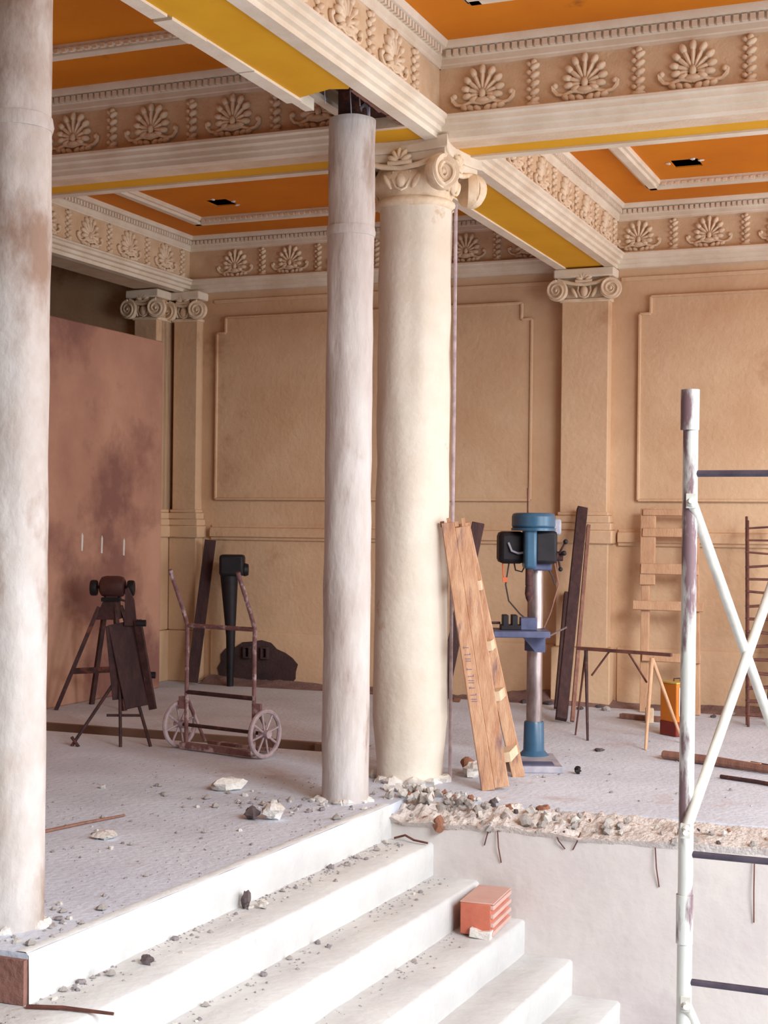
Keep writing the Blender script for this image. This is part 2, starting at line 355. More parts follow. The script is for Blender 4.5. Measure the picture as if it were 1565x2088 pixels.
# ------------------------------------------------------------------ back wall
wb = MB().bb(-9.6, 3.6, WALL_Y, WALL_Y + 0.25, -0.05, CEIL + 0.1)
wall_back = tag(wb.build('wall_back', 'wall'), 'tan plaster back wall with framed panels and dado', 'wall', kind='structure')
def panel(x0, x1, z0=1.69, z1=3.36, nx=0.09, nz=0.14):
    # raised field with notched top corners and a sunk groove round it
    pts = [(x0, z0), (x1, z0), (x1, z1 - nz), (x1 - nx, z1 - nz), (x1 - nx, z1), (x0 + nx, z1), (x0 + nx, z1 - nz), (x0, z1 - nz)]
    p = MB().prism(pts, lambda a, b, t: (a, t, b), WALL_Y - 0.028, WALL_Y + 0.01).build('wall_panel', 'wall', wall_back, bevel=0.006)
    g = MB()
    cx, cz = (x0 + x1) / 2, (z0 + z1) / 2
    for i in range(len(pts)):
        a, b = pts[i], pts[(i + 1) % len(pts)]
        g.bar((a[0], WALL_Y - 0.026, a[1]), (b[0], WALL_Y - 0.026, b[1]), 0.022, 0.035, (0, 1, 0))
    g.build('panel_moulding', 'wall', wall_back, bevel=0.005)
panel(-6.56, -3.54); panel(-2.62, 0.36)
def sweep_x(mb, prof, y, x0, x1): return mb.prism(prof, lambda a, b, t: (t, y - a, b), x0, x1)
dado = [(-0.02, 1.315), (0.03, 1.315), (0.035, 1.335), (0.06, 1.345), (0.06, 1.40), (0.045, 1.425), (0.02, 1.432), (0.02, 1.45), (-0.02, 1.45)]
for x0, x1 in ((-6.6, -3.32), (-2.78, 3.0)):
    tag(sweep_x(MB(), dado, WALL_Y, x0, x1).build('dado_rail', 'wall', wall_back))
    sweep_x(MB(), [(-0.01, 0), (0.02, 0), (0.02, 0.455), (0.012, 0.475), (-0.01, 0.475)], WALL_Y, x0, x1).build('plinth', 'wall', wall_back)
    sweep_x(MB(), [(-0.01, 3.50), (0.015, 3.50), (0.02, 3.53), (-0.01, 3.53)], WALL_Y, x0, x1).build('picture_fillet', 'wall', wall_back)

# ------------------------------------------------------------------ ionic capitals
def volute(mb, c, R, r, depth):
    """scroll disc: local axis -Y faces out"""
    disc = [(r * 0.98, -depth / 2), (r, -depth / 4), (r, depth / 4), (r * 0.98, depth / 2)]
    RX = R @ rotm('X', math.pi / 2)
    mb.lathe(disc, 20, c, RX)
    pts = []; rad = []
    for i in range(46):
        t = i / 45; a = math.pi / 2 + t * 2 * math.pi * 2.1; q = r * (0.92 - 0.78 * t)
        pts.append(Vector(c) + R @ Vector((q * math.cos(a), -depth / 2 - 0.004, q * math.sin(a)))); rad.append(r * (0.13 - 0.06 * t))
    mb.tube(pts, rad, 6)
    mb.ell(Vector(c) + R @ Vector((0, -depth / 2, 0)), (r * 0.2, r * 0.2, r * 0.2), None, 8, 5)
    return mb
def capital_face(parent, cx, cy, half, z0, z1, rz, r, outd, splay=0.35, cm='orn'):
    """one face of an ionic capital: two scrolls, egg, flower; face normal = -Y rotated by rz"""
    R = rotm('Z', rz); h = z1 - z0
    def P(x, y, z): return Vector((cx, cy, 0)) + R @ Vector((x, y, z))
    for sx in (-1, 1):
        mb = MB(); volute(mb, P(sx * (half - r * 0.55), -outd + 0.015, z0 + r * 1.02), R @ rotm('Z', sx * splay), r, 0.05)
        mb.build('volute', cm, parent, sharp=50)
    mb = MB()
    pts = [P(-half + r * 0.6, -outd + 0.01, z0 + r * 2.0), P(-half * 0.35, -outd * 0.92, z0 + r * 1.62), P(0, -outd * 0.9, z0 + r * 1.5), P(half * 0.35, -outd * 0.92, z0 + r * 1.62), P(half - r * 0.6, -outd + 0.01, z0 + r * 2.0)]
    mb.tube(pts, 0.016, 8)
    mb.build('scroll_band', cm, parent, sharp=60)
    mb = MB()
    mb.ell(P(0, -outd * 0.86, z0 + r * 0.85), (0.034, 0.03, 0.046), R, 12, 8)
    for sx in (-1, 1):
        mb.tube([P(sx * 0.05, -outd * 0.86, z0 + r * 1.35), P(sx * 0.055, -outd * 0.88, z0 + r * 0.9), P(sx * 0.03, -outd * 0.88, z0 + r * 0.4), P(0, -outd * 0.88, z0 + r * 0.28)], 0.009, 6)
        mb.ell(P(sx * 0.085, -outd * 0.84, z0 + r * 0.8), (0.018, 0.02, 0.05), R @ rotm('Y', sx * 0.5), 8, 6)
    mb.build('egg', cm, parent, sharp=60)
    mb = MB()
    for k in range(5):
        a = math.radians(-70 + 35 * k)
        mb.ell(P(math.sin(a) * 0.042, -outd * 0.98, z1 - h * 0.36 + math.cos(a) * 0.042), (0.016, 0.022, 0.034), R @ rotm('Y', a), 8, 6)
    mb.tube([P(-0.07, -outd * 0.95, z1 - h * 0.38), P(0, -outd * 1.0, z1 - h * 0.40), P(0.07, -outd * 0.95, z1 - h * 0.38)], 0.013, 6)
    mb.build('flower', cm, parent, sharp=60)

# pilasters on the back wall
def pilaster(xc, w=0.40, front=WALL_Y - 0.11, m='wall', cap=True, cm='orn', am='white'):
    p = thing('pilaster', None, None, (xc, WALL_Y, 0)); p.parent = wall_back
    def L(mb, name, mm=m, **k):
        mb.v = [(x - xc, y - WALL_Y, z) for x, y, z in mb.v]; return mb.build(name, mm, p, **k)
    L(MB().bb(xc - w / 2, xc + w / 2, front, WALL_Y + 0.02, 1.58, 3.34), 'shaft', bevel=0.008)
    L(MB().bb(xc - w / 2 - 0.03, xc + w / 2 + 0.03, front - 0.03, WALL_Y, 1.50, 1.56).bb(xc - w / 2 - 0.015, xc + w / 2 + 0.015, front - 0.015, WALL_Y, 1.56, 1.59).bb(xc - w / 2 - 0.045, xc + w / 2 + 0.045, front - 0.045, WALL_Y, 1.44, 1.50), 'base', bevel=0.008)
    L(MB().bb(xc - w / 2 - 0.06, xc + w / 2 + 0.06, front - 0.06, WALL_Y, 1.33, 1.44), 'pedestal_cap', bevel=0.012)
    L(MB().bb(xc - w / 2 - 0.02, xc + w / 2 + 0.02, front - 0.02, WALL_Y, 0.47, 1.34).bb(xc - w / 2 - 0.05, xc + w / 2 + 0.05, front - 0.05, WALL_Y, 0, 0.47), 'pedestal', bevel=0.01)
    if cap:
        L(MB().bb(xc - w / 2 - 0.015, xc + w / 2 + 0.015, front - 0.015, WALL_Y, 3.33, 3.36).bb(xc - w / 2 + 0.02, xc + w / 2 - 0.02, front + 0.0, WALL_Y, 3.36, 3.56), 'capital_block', cm, bevel=0.006)
        L(MB().bb(xc - w / 2 - 0.055, xc + w / 2 + 0.055, front - 0.075, WALL_Y, 3.525, 3.60), 'abacus', am, bevel=0.012)
        capital_face(p, 0, front - WALL_Y + 0.11, w / 2 + 0.075, 3.335, 3.60, 0, 0.088, 0.17, 0.12, cm)
    return p
pilaster(-3.06); pilaster(0.74)
pilaster(-6.85, w=0.25)
pilaster(-7.14, w=0.24, front=WALL_Y - 0.34)

# sooty patch of bare hollow block and pipes low on the back wall
pb = MB(); pts = []
for k in range(26):
    a = 2 * math.pi * k / 26; q = 1 + 0.22 * noise.noise(Vector((math.cos(a) * 2, math.sin(a) * 2, 3)))
    pts.append((-6.12 + 0.40 * q * math.cos(a), max(0.0, 0.13 + 0.26 * q * math.sin(a))))
pb.prism(pts, lambda a, b, t: (a, t, b), WALL_Y - 0.030, WALL_Y)
tag(pb.build('bare_masonry_patch', 'soot', wall_back), 'sooty bare patch low on the wall where plaster has fallen')
for x in (-6.20, -6.02):
    MB().bb(x - 0.034, x - 0.02, WALL_Y - 0.075, WALL_Y - 0.02, 0.236, 0.344).bb(x + 0.02, x + 0.034, WALL_Y - 0.075, WALL_Y - 0.02, 0.236, 0.344).bb(x - 0.02, x + 0.02, WALL_Y - 0.075, WALL_Y - 0.02, 0.33, 0.344).bb(x - 0.02, x + 0.02, WALL_Y - 0.075, WALL_Y - 0.02, 0.236, 0.25).build('block_hole', 'soot', wall_back)

# ------------------------------------------------------------------ left side: partition, dark room behind it
wl = MB().bb(LEFT_X - 0.03, LEFT_X + 0.12, 2.5, 11.15, 0, 3.07)
wall_left = tag(wl.build('wall_left', 'wall_left', bevel=0.01), 'stained low plaster partition filling the left-hand opening', 'wall', kind='structure')
tag(MB().bb(-9.75, -9.5, 2.5, 12.1, -0.1, 4.3).bb(-9.6, -7.02, WALL_Y - 0.25, WALL_Y - 0.01, -0.05, 4.1).bb(-9.6, -7.32, 2.5, 11.6, 4.0, 4.1).bb(-9.6, LEFT_X - 0.03, 2.3, 2.5, -0.1, 4.1).build('wall_far_left', 'wall'), 'unlit walls of the room behind the partition, with an added end wall keeping daylight out', 'wall', kind='structure')  # last box is an unseen end wall, added to keep daylight out
# pipe marks on partition: short pale plaster streaks
for (y, z) in ((9.925, 1.2), (10.209, 1.178), (10.543, 1.155)):
    MB().prism([(-0.012, -0.07), (0.008, -0.075), (0.014, 0.05), (0.0, 0.075), (-0.01, 0.05)], lambda a, b, t: (LEFT_X + 0.12 + t, y + a, z + b + 0.1), -0.003, 0.004).build('plaster_scar', 'chunk', wall_left)

# ------------------------------------------------------------------ ceiling and beams
HOLES = ((-2.02, 10.60), (-5.86, 10.60)); HX, HY = 0.10, 0.11
cb_ = MB().bb(-9.6, 1.6, 2.0, 10.60 - HY, CEIL, CEIL + 0.12).bb(-9.6, 1.6, 10.60 + HY, 12.1, CEIL, CEIL + 0.12)
for (x0, x1) in ((-9.6, -5.86 - HX), (-5.86 + HX, -2.02 - HX), (-2.02 + HX, 1.6)): cb_.bb(x0, x1, 10.60 - HY, 10.60 + HY, CEIL, CEIL + 0.12)
ceiling = tag(cb_.build('ceiling', 'orange'), 'orange painted coffered ceiling', 'ceiling', kind='structure')
def frame(x0, x1, y0, y1, w=0.13, dz=0.055):
    m_ = MB()
    for (a, b, c, d) in ((x0, x1, y0, y0 + w), (x0, x1, y1 - w, y1), (x0, x0 + w, y0, y1), (x1 - w, x1, y0, y1)):
        m_.bb(a, b, c, d, CEIL - dz * 0.6, CEIL + 0.01)
    for (a, b, c, d) in ((x0 + .03, x1 - .03, y0 + .03, y0 + w - .03), (x0 + .03, x1 - .03, y1 - w + .03, y1 - .03), (x0 + .03, x0 + w - .03, y0 + .03, y1 - .03), (x1 - w + .03, x1 - .03, y0 + .03, y1 - .03)):
        m_.bb(a, b, c, d, CEIL - dz, CEIL)
    return m_.build('coffer_frame', 'white', ceiling, bevel=0.008)
frame(-2.43, 0.35, 8.7, 11.16); frame(-2.43, 0.35, 4.4, 6.92); frame(-6.42, -3.7, 8.7, 11.16); frame(-6.42, -3.7, 4.4, 6.92)
def bead_row(x0, x1, y, z):
    m_ = MB(); k = int((x1 - x0) / 0.05)
    for i in range(k): m_.box((x0 + (i + 0.5) * (x1 - x0) / k, y, z), (0.028, 0.02, 0.022))
    o = m_.build('bead_row', 'orn', ceiling); o['kind'] = 'stuff'; return o
bead_row(-6.4, -3.72, 6.79, CEIL - 0.035); bead_row(-2.4, 0.3, 6.79, CEIL - 0.035); bead_row(-6.4, -3.72, 11.03, CEIL - 0.035); bead_row(-2.4, 0.3, 11.03, CEIL - 0.035)
# broken lamp openings in the two rear coffers
for (x, y) in HOLES:
    MB().bb(x - HX - 0.03, x - HX, y - HY - 0.03, y + HY + 0.03, CEIL + 0.01, CEIL + 0.40).bb(x + HX, x + HX + 0.03, y - HY - 0.03, y + HY + 0.03, CEIL + 0.01, CEIL + 0.40).bb(x - HX, x + HX, y - HY - 0.03, y - HY, CEIL + 0.01, CEIL + 0.40).bb(x - HX, x + HX, y + HY, y + HY + 0.03, CEIL + 0.01, CEIL + 0.40).bb(x - HX - 0.03, x + HX + 0.03, y - HY - 0.03, y + HY + 0.03, CEIL + 0.38, CEIL + 0.42).build('broken_lamp_opening', 'wood_brown', ceiling)
    for k in range(3):
        a = rnd.random() * 6.28; MB().rock((x + 0.13 * math.cos(a), y + 0.15 * math.sin(a), CEIL - 0.004), 0.02, k + 3, 0.35).build('plaster_flake', 'chunk', ceiling)

LOWP = [(-0.075, 3.60), (0.004, 3.60), (0.004, 3.628), (0.028, 3.634), (0.028, 3.66), (0.058, 3.668), (0.058, 3.692), (0.078, 3.70), (0.078, 3.714), (0.014, 3.738), (-0.075, 3.738)]
UPP = [(-0.02, 3.985), (0.012, 3.985), (0.012, 4.0), (0.02, 4.006), (0.02, 4.035), (0.028, 4.04), (0.028, 4.078), (0.06, 4.086), (0.075, 4.112), (0.075, 4.13), (-0.02, 4.13)]
ORN_Z = 3.728
def ornament_palmette():
    m_ = MB()
    for k in range(9):
        a = math.radians(-96 + 24 * k); ln = 0.088 + 0.056 * max(0.0, math.cos(a))
        base = Vector((0, 0, 0.098)); d = Vector((math.sin(a), 0, math.cos(a)))
        c = base + d * (0.022 + ln * 0.42)
        m_.ell(c + Vector((0, -0.010, 0)), (0.0135, 0.020, ln * 0.46), rotm('Y', a), 8, 6)
        m_.ell(base + d * (0.016 + ln * 0.80) + Vector((0, -0.012, 0)), (0.0195, 0.025, 0.030), rotm('Y', a), 8, 6)
    m_.ell((0, -0.014, 0.098), (0.02, 0.026, 0.03), None, 8, 6)
    m_.ell((0, -0.012, 0.062), (0.05, 0.024, 0.02), None, 10, 6)
    for s in (-1, 1):
        m_.ell((s * 0.05, -0.014, 0.07), (0.03, 0.02, 0.017), rotm('Y', s * 0.4), 8, 6)
        pts = [(0, -0.01, 0.045), (s * 0.06, -0.012, 0.058), (s * 0.115, -0.012, 0.040), (s * 0.15, -0.012, 0.046), (s * 0.172, -0.012, 0.07), (s * 0.176, -0.012, 0.092), (s * 0.165, -0.012, 0.102), (s * 0.155, -0.012, 0.092)]
        m_.tube(pts, [0.014, 0.014, 0.012, 0.012, 0.012, 0.012, 0.012, 0.008], 6)
        m_.ell((s * 0.162, -0.012, 0.094), (0.016, 0.018, 0.016), None, 8, 5)
        for k, x in enumerate((0.03, 0.07, 0.105)):
            m_.ell((s * x, -0.01, 0.02 + 0.004 * k), (0.026, 0.022, 0.017), rotm('Y', -s * 0.5), 8, 6)
    return m_.mesh('palmette', 'orn', 60)
def ornament_stalk():
    m_ = MB()
    m_.tube([(0, -0.004, 0.01), (0, -0.006, 0.235)], 0.010, 6)
    for k in range(5):
        z = 0.03 + 0.046 * k
        m_.ell((0.010, -0.012, z), (0.030, 0.022, 0.016), rotm('Y', -0.5), 8, 6)
        m_.ell((-0.022, -0.009, z + 0.016), (0.020, 0.016, 0.013), rotm('Y', 0.6), 8, 6)
    m_.ell((0.004, -0.012, 0.236), (0.018, 0.02, 0.02), None, 8, 6)
    m_.ell((0, -0.01, 0.012), (0.04, 0.02, 0.014), None, 8, 6)
    return m_.mesh('stalk', 'orn', 60)
PAL, STK = ornament_palmette(), ornament_stalk()
DEN = MB().box((0, -0.039, 4.0585), (0.027, 0.026, 0.034)).mesh('dentil', 'white')
def entablature(root, axis, face, sgn, t0, t1, ornaments=None, dentils='row', lower=True, upper=True, low_t=None, frieze=True):
    """axis 'x' or 'y' = running direction; face = plane coordinate; sgn = outward direction along the other axis"""
    if axis == 'x': fn = lambda a, b, t: (t, face + sgn * a, b)
    else: fn = lambda a, b, t: (face + sgn * a, t, b)
    if lower:
        l0, l1 = low_t or (t0, t1)
        MB().prism(LOWP, fn, l0, l1).build('lower_moulding', 'white', root)
    if frieze: MB().prism([(-0.02, 3.72), (0.002, 3.72), (0.002, 3.99), (-0.02, 3.99)], fn, t0, t1).build('frieze', 'frieze', root)
    if upper: MB().prism(UPP, fn, t0, t1).build('upper_moulding', 'white', root)
    rz = {('x', -1): 0, ('x', 1): math.pi, ('y', 1): math.pi / 2, ('y', -1): -math.pi / 2}[(axis, sgn)]
    pos = (lambda t: (t, face, 0)) if axis == 'x' else (lambda t: (face, t, 0))
    if ornaments:
        start, pitch = ornaments; k = 0; t = start
        while t < t1 - 0.06:
            if t > t0 + 0.03:
                p = pos(t)
                me = PAL if k % 2 == 0 else STK
                half = 0.19 if me is PAL else 0.05
                if t - half > t0 - 0.06 and t + half < t1 + 0.06:
                    link('palmette' if me is PAL else 'stalk', me, root, (p[0], p[1], ORN_Z), rz)
            k += 1; t += pitch / 2
    nd = int((t1 - t0 - 0.1) / 0.042)
    if dentils == 'each':
        for i in range(nd):
            t = t0 + 0.07 + i * 0.042; link('dentil', DEN, root, pos(t), rz)
    elif dentils == 'row':
        m_ = MB()
        for i in range(nd):
            t = t0 + 0.07 + i * 0.042
            p = pos(t); off = 0.039 * sgn
            if axis == 'x': m_.box((t, face + off, 4.0585), (0.027, 0.026, 0.034))
            else: m_.box((face + off, t, 4.0585), (0.026, 0.027, 0.034))
        o = m_.build('dentil_row', 'white', root); o['kind'] = 'stuff'

# beam over the column, running away from the camera
bA = thing('ceiling_beam', 'white and yellow ceiling beam with a broken soffit, running over the plastered column to the back wall', 'beam', (0, 0, 0), kind='structure')
core = MB().bb(AX0, AX1, 3.0, 6.55, 3.63, 4.15).bb(AX0, AX1, 7.25, WALL_Y, 3.63, 4.15)
core.bb(AX0, AX0 + 0.05, 6.55, 7.25, 3.80, 4.15).bb(AX1 - 0.05, AX1, 6.55, 7.25, 3.63, 4.15)
core.build('beam_core', 'cream', bA)
MB().bb(AX0 + 0.04, AX1 - 0.04, 6.54, 7.26, 4.0, 4.15).bb(AX0 + 0.05, AX1 - 0.05, 6.548, 6.56, 3.66, 4.1).bb(AX0 + 0.05, AX1 - 0.05, 7.24, 7.252, 3.66, 4.1).bb(AX0 + 0.045, AX0 + 0.056, 6.55, 7.25, 3.80, 4.1).bb(AX1 - 0.056, AX1 - 0.045, 6.55, 7.25, 3.66, 4.1).build('hollow_lining', 'wood_brown', bA)
def soffit(root, pts, m='yellow', z=3.612, name='soffit_panel'):
    return MB().prism(pts, lambda a, b, t: (a, b, t), z, 3.65).build(name, m, root)
soffit(bA, [(AX0 + .07, 3.0), (AX1 - .07, 3.0), (AX1 - .07, 6.50), (AX1 - .11, 6.56), (AX1 - .20, 6.53), (AX1 - .30, 6.57), (AX0 + .10, 6.60), (AX0 + .07, 6.62)])
soffit(bA, [(AX0 + .07, 7.27), (AX1 - .07, 7.25), (AX1 - .07, 7.56), (AX0 + .07, 7.56)])
soffit(bA, [(AX0 + .07, 8.04), (AX1 - .07, 8.04), (AX1 - .07, 11.8), (AX0 + .07, 11.8)])
MB().bb(AX0 + .05, AX1 - .05, 7.235, 7.275, 3.60, 3.66).build('broken_lath', 'cream', bA)
# splintered lath along the hole
for k in range(7):
    y = 6.58 + k * 0.095; MB().bar((AX1 - 0.10, y, 3.625), (AX1 - 0.105, y + 0.11, 3.62 + 0.012 * rnd.random()), 0.02 + 0.012 * rnd.random(), 0.03, (0, 0, 1)).build('lath', 'wood_brown', bA)
entablature(bA, 'y', AX1, 1, 3.0, CY0 - 0.0, (3.25, 0.60), 'row')
entablature(bA, 'y', AX1, 1, CY1, WALL_Y, (8.35, 0.60), 'row')
entablature(bA, 'y', AX0, -1, 3.0, CY0, None, None, low_t=(3.0, 5.33))
entablature(bA, 'y', AX0, -1, CY1, WALL_Y, None, None)
# ragged left moulding near the break: short stepped lengths
y = 5.36
for k, (ln, dz) in enumerate(((0.30, 0.0), (0.45, 0.004), (0.52, 0.0))):
    MB().prism([(-0.08, 3.598 + dz), (0.012 - 0.004 * k, 3.598 + dz), (0.012, 3.64), (0.03, 3.66), (0.01, 3.725), (-0.08, 3.725)], lambda a, b, t: (AX0 - a, t, b), y, y + ln).build('lower_moulding', 'white', bA)
    y += ln + 0.002
MB().prism([(-0.07, 3.60), (-0.02, 3.60), (0.01, 3.66), (-0.07, 3.66)], lambda a, b, t: (AX0 - a, t, b), 6.635, 6.80).build('lower_moulding', 'white', bA)
entab_mid = MB().prism([(-0.05, 3.70), (0.012, 3.70), (0.012, 3.725), (-0.05, 3.725)], lambda a, b, t: (AX0 - a, t, b), 6.6, CY0).build('lower_moulding', 'white', bA)
# wires hanging out of the hole
for (x, y, z0, z1) in ((-3.02, 6.78, 4.0, 3.56), (-2.98, 6.80, 4.0, 3.60), (-3.13, 6.70, 4.0, 3.60)):
    MB().tube([(x, y, z0), (x + 0.006, y, (z0 + z1) / 2), (x + 0.015, y + 0.01, z1)], 0.0025, 5).build('hanging_wire', 'base_grey', bA)

# cross beam
bC = thing('ceiling_beam', 'cross beam with palmette frieze and dentils, meeting the other beam above the plastered column', 'beam', (0, 0, 0), kind='structure')
MB().bb(LEFT_X - 0.1, AX0 + 0.02, CY0, CY1, 3.63, 4.15).bb(AX1 - 0.02, 1.5, CY0, CY1, 3.63, 4.15).build('beam_core', 'cream', bC)
soffit(bC, [(LEFT_X, CY0 + .07), (AX0 + .0, CY0 + .07), (AX0 + .0, CY1 - .07), (LEFT_X, CY1 - .07)])
MB().bb(AX1, 1.5, CY0 + .09, CY0 + .24, 3.604, 3.64).build('soffit_border', 'cream', bC)
MB().bb(LEFT_X, AX0, CY0 + .09, CY0 + .24, 3.604, 3.64).build('soffit_border', 'cream', bC)
soffit(bC, [(AX1, CY0 + .07), (1.5, CY0 + .07), (1.5, CY1 - .07), (AX1, CY1 - .07)])
entablature(bC, 'x', CY0, -1, AX1, 1.5, (-2.552, 0.572), 'each')
entablature(bC, 'x', CY0, -1, LEFT_X, AX0, (-6.315, 0.555), 'each')
entablature(bC, 'x', CY1, 1, AX1, 1.5, None, None)
entablature(bC, 'x', CY1, 1, LEFT_X, AX0, None, None)

bF = thing('ceiling_beam', 'unseen front beam added to shade the upper part of the columns', 'beam', (0, 0, 0), kind='structure')  # added out of view; its soffit keeps sky light off the column tops
MB().bb(LEFT_X - 0.1, 1.6, 2.0, 2.5, 3.63, 4.15).build('beam_core', 'cream', bF)
soffit(bF, [(LEFT_X, 2.07), (1.5, 2.07), (1.5, 2.43), (LEFT_X, 2.43)])
# beam over the left opening
bL = thing('ceiling_beam', 'dim ceiling beam with worn frieze above the low plaster partition', 'beam', (0, 0, 0), kind='structure')
MB().bb(LEFT_X - 0.45, LEFT_X, 2.5, WALL_Y, 3.63, 4.15).build('beam_core', 'frieze', bL)
soffit(bL, [(LEFT_X - .38, 2.5), (LEFT_X - .07, 2.5), (LEFT_X - .07, WALL_Y), (LEFT_X - .38, WALL_Y)], 'cream')
entablature(bL, 'y', LEFT_X, 1, CY1, WALL_Y, (8.35, 0.60), 'row')
entablature(bL, 'y', LEFT_X, 1, 2.5, CY0, None, 'row')
# cornice on the back wall
cW = thing('trim_1', 'palmette cornice along the top of the back wall', 'cornice', (0, 0, 0), kind='structure')
MB().bb(LEFT_X - 0.1, AX0, WALL_Y - 0.05, WALL_Y + 0.02, 3.63, 4.13).bb(AX1, 1.5, WALL_Y - 0.05, WALL_Y + 0.02, 3.63, 4.13).build('cornice_core', 'cream', cW)
entablature(cW, 'x', WALL_Y - 0.05, -1, AX1, 1.5, (-2.63, 0.572), 'row')
entablature(cW, 'x', WALL_Y - 0.05, -1, LEFT_X, AX0, (-6.366, 0.56), 'row')

# ------------------------------------------------------------------ columns
colm = thing('column', 'thick round plastered column with a carved ionic capital', 'column', (-3.035, 7.79, 0))
prof = [(0.195, -0.02), (0.19, 0.04), (0.198, 0.10), (0.205, 0.20), (0.21, 0.30), (0.214, 0.36)] + [(0.213 - 0.004 * k / 14, 0.36 + (3.28 - 0.36) * k / 14) for k in range(1, 15)]
MB().lathe(prof, 56, wob=0.012, seed=2).build('shaft', 'column', colm, sharp=60)
MB().lathe([(0.205, 3.26), (0.228, 3.275), (0.232, 3.29), (0.228, 3.305), (0.208, 3.318), (0.212, 3.34), (0.24, 3.38), (0.25, 3.42), (0.23, 3.46), (0.20, 3.52)], 40).build('necking', 'orn', colm, sharp=50)
ab = []
for k in range(4):
    for i in range(8):
        t = -1 + 2 * i / 8; x = t * 0.30; yv = -0.30 + 0.055 * (1 - t * t)
        a = k * math.pi / 2; ab.append((x * math.cos(a) - yv * math.sin(a), x * math.sin(a) + yv * math.cos(a)))
MB().prism(ab, lambda a, b, t: (a, b, t), 3.545, 3.615).prism([(x * 0.93, y * 0.93) for x, y in ab], lambda a, b, t: (a, b, t), 3.50, 3.55).build('abacus', 'white', colm, sharp=30, bevel=0.006)
for k in range(4):
    capital_face(colm, 0, 0, 0.305, 3.315, 3.60, k * math.pi / 2, 0.098, 0.265, 0.42)
# mortar left at the foot
ft = MB()
for k in range(16):
    a = rnd.random() * 6.28; ft.rock((0.2 * math.cos(a), 0.2 * math.sin(a), 0.01), 0.03 + 0.03 * rnd.random(), k, 0.6)
ft.build('foot_mortar', 'chunk', colm)

def prop(loc, r, top, label, seed, m='concrete'):
    t = thing('pipe_column', label, 'column', loc, group=None)
    pr = [(r * 0.97, -0.01)] + [(r * (1.02 - 0.02 * k / 22), top * k / 22) for k in range(23)]
    MB().lathe(pr, 40, wob=0.008, seed=seed).build('shaft', m, t, sharp=60)
    ft = MB()
    for k in range(14):
        a = rnd.random() * 6.28; ft.rock((r * math.cos(a), r * math.sin(a), 0.005), 0.018 + 0.02 * rnd.random(), k + seed, 0.6)
    ft.build('foot_mortar', 'chunk', t)
    return t
pc = prop((-3.105, 7.03, 0), 0.122, 3.60, 'slim grey concrete pipe column beside the ionic column, its top in the broken beam', 3)
MB().tube([(0.055, -0.02, 3.59), (0.06, -0.03, 3.65), (0.085, -0.03, 3.665), (0.105, -0.03, 3.645), (0.105, -0.03, 3.60)], 0.011, 8).build('lifting_loop', 'base_grey', pc)
MB().tube([(0, 0, 3.58), (0, 0, 4.02)], 0.075, 16).build('steel_stub', 'iron', pc)
MB().lathe([(0.127, 2.98), (0.131, 3.0), (0.127, 3.03)], 40).build('joint_ring', 'concrete', pc)
pl = prop((-3.232, 4.33, 0), 0.123, 3.62, 'slim stained concrete pipe column standing near the top corner of the steps', 9, 'concrete_stained')
MB().lathe([(0.126, 2.86), (0.131, 2.88), (0.126, 2.91)], 40).build('joint_ring', 'concrete', pl)
tag(MB().tube([(-2.805, 7.84, 0), (-2.808, 7.84, 1.0), (-2.806, 7.84, 2.2), (-2.808, 7.84, 3.30)], 0.011, 8).build('conduit_pipe', 'wheel'), 'thin upright conduit pipe running up beside the plastered column', 'pipe')

# ------------------------------------------------------------------ scaffold
def scaffold():
    P1 = Vector((-0.842, 4.52, LOW)); P2 = Vector((-0.575, 5.17, LOW))
    t = thing('scaffold', 'chipped white tubular scaffold tower with crossed braces at the foot of the steps', 'scaffold', P1)
    off = P2 - P1; W = Vector((1.05, 0, 0)); top = 1.885 - LOW
    def post(p, name='post'):
        o = MB().tube([p, p + Vector((0.003, 0, top - 0.11))], 0.0235, 16).build(name, 'scaffold', t)
        MB().tube([p + Vector((0, 0, top - 0.125)), p + Vector((0, 0, top))], 0.029, 16).build('top_sleeve', 'scaffold', o)
        for z in (1.13 - LOW - 1.0, -0.02 - LOW + 0.28):
            pass
        MB().tube([p + Vector((0, 0, 0.17 - LOW)), p + Vector((0, 0, 0.32 - LOW))], 0.0265, 16).build('joint_sleeve', 'scaffold', o)
        MB().box(p + Vector((0, 0, 0.006)), (0.12, 0.12, 0.012)).build('foot_plate', 'rust', o)
    for b in (Vector((0, 0, 0)), off):
        post(b); post(b + W)
        for z in (1.625, 0.447, 0.052, -0.5, -1.0):
            q = b + Vector((0, 0, z - LOW))
            MB().tube([q + Vector((0.02, 0, 0)), q + W - Vector((0.02, 0, 0))], 0.0105, 10).build('rung', 'scaffold_dark', t)
    def brace(z0, z1, w):
        a = w + Vector((0.012, -0.026, z0 - LOW)); b = off + w + Vector((0.0, -0.03, z1 - LOW))
        o = MB().tube([a, b], 0.0165, 12).build('cross_brace', 'brace', t)
        for q in (a, b): MB().tube([q + Vector((-0.012, 0.03, 0)), q + Vector((0.006, -0.03, 0))], 0.009, 8).box(q, (0.03, 0.012, 0.045)).build('brace_pin', 'brace', o)
    for w in (Vector((0, 0, 0)), W):
        brace(1.54, 0.53, w); brace(0.53, 1.54, w + Vector((0, -0.034, 0)) * 1)
        brace(-0.01, -1.0, w); brace(-1.0, -0.01, w + Vector((0, -0.034, 0)))
scaffold()

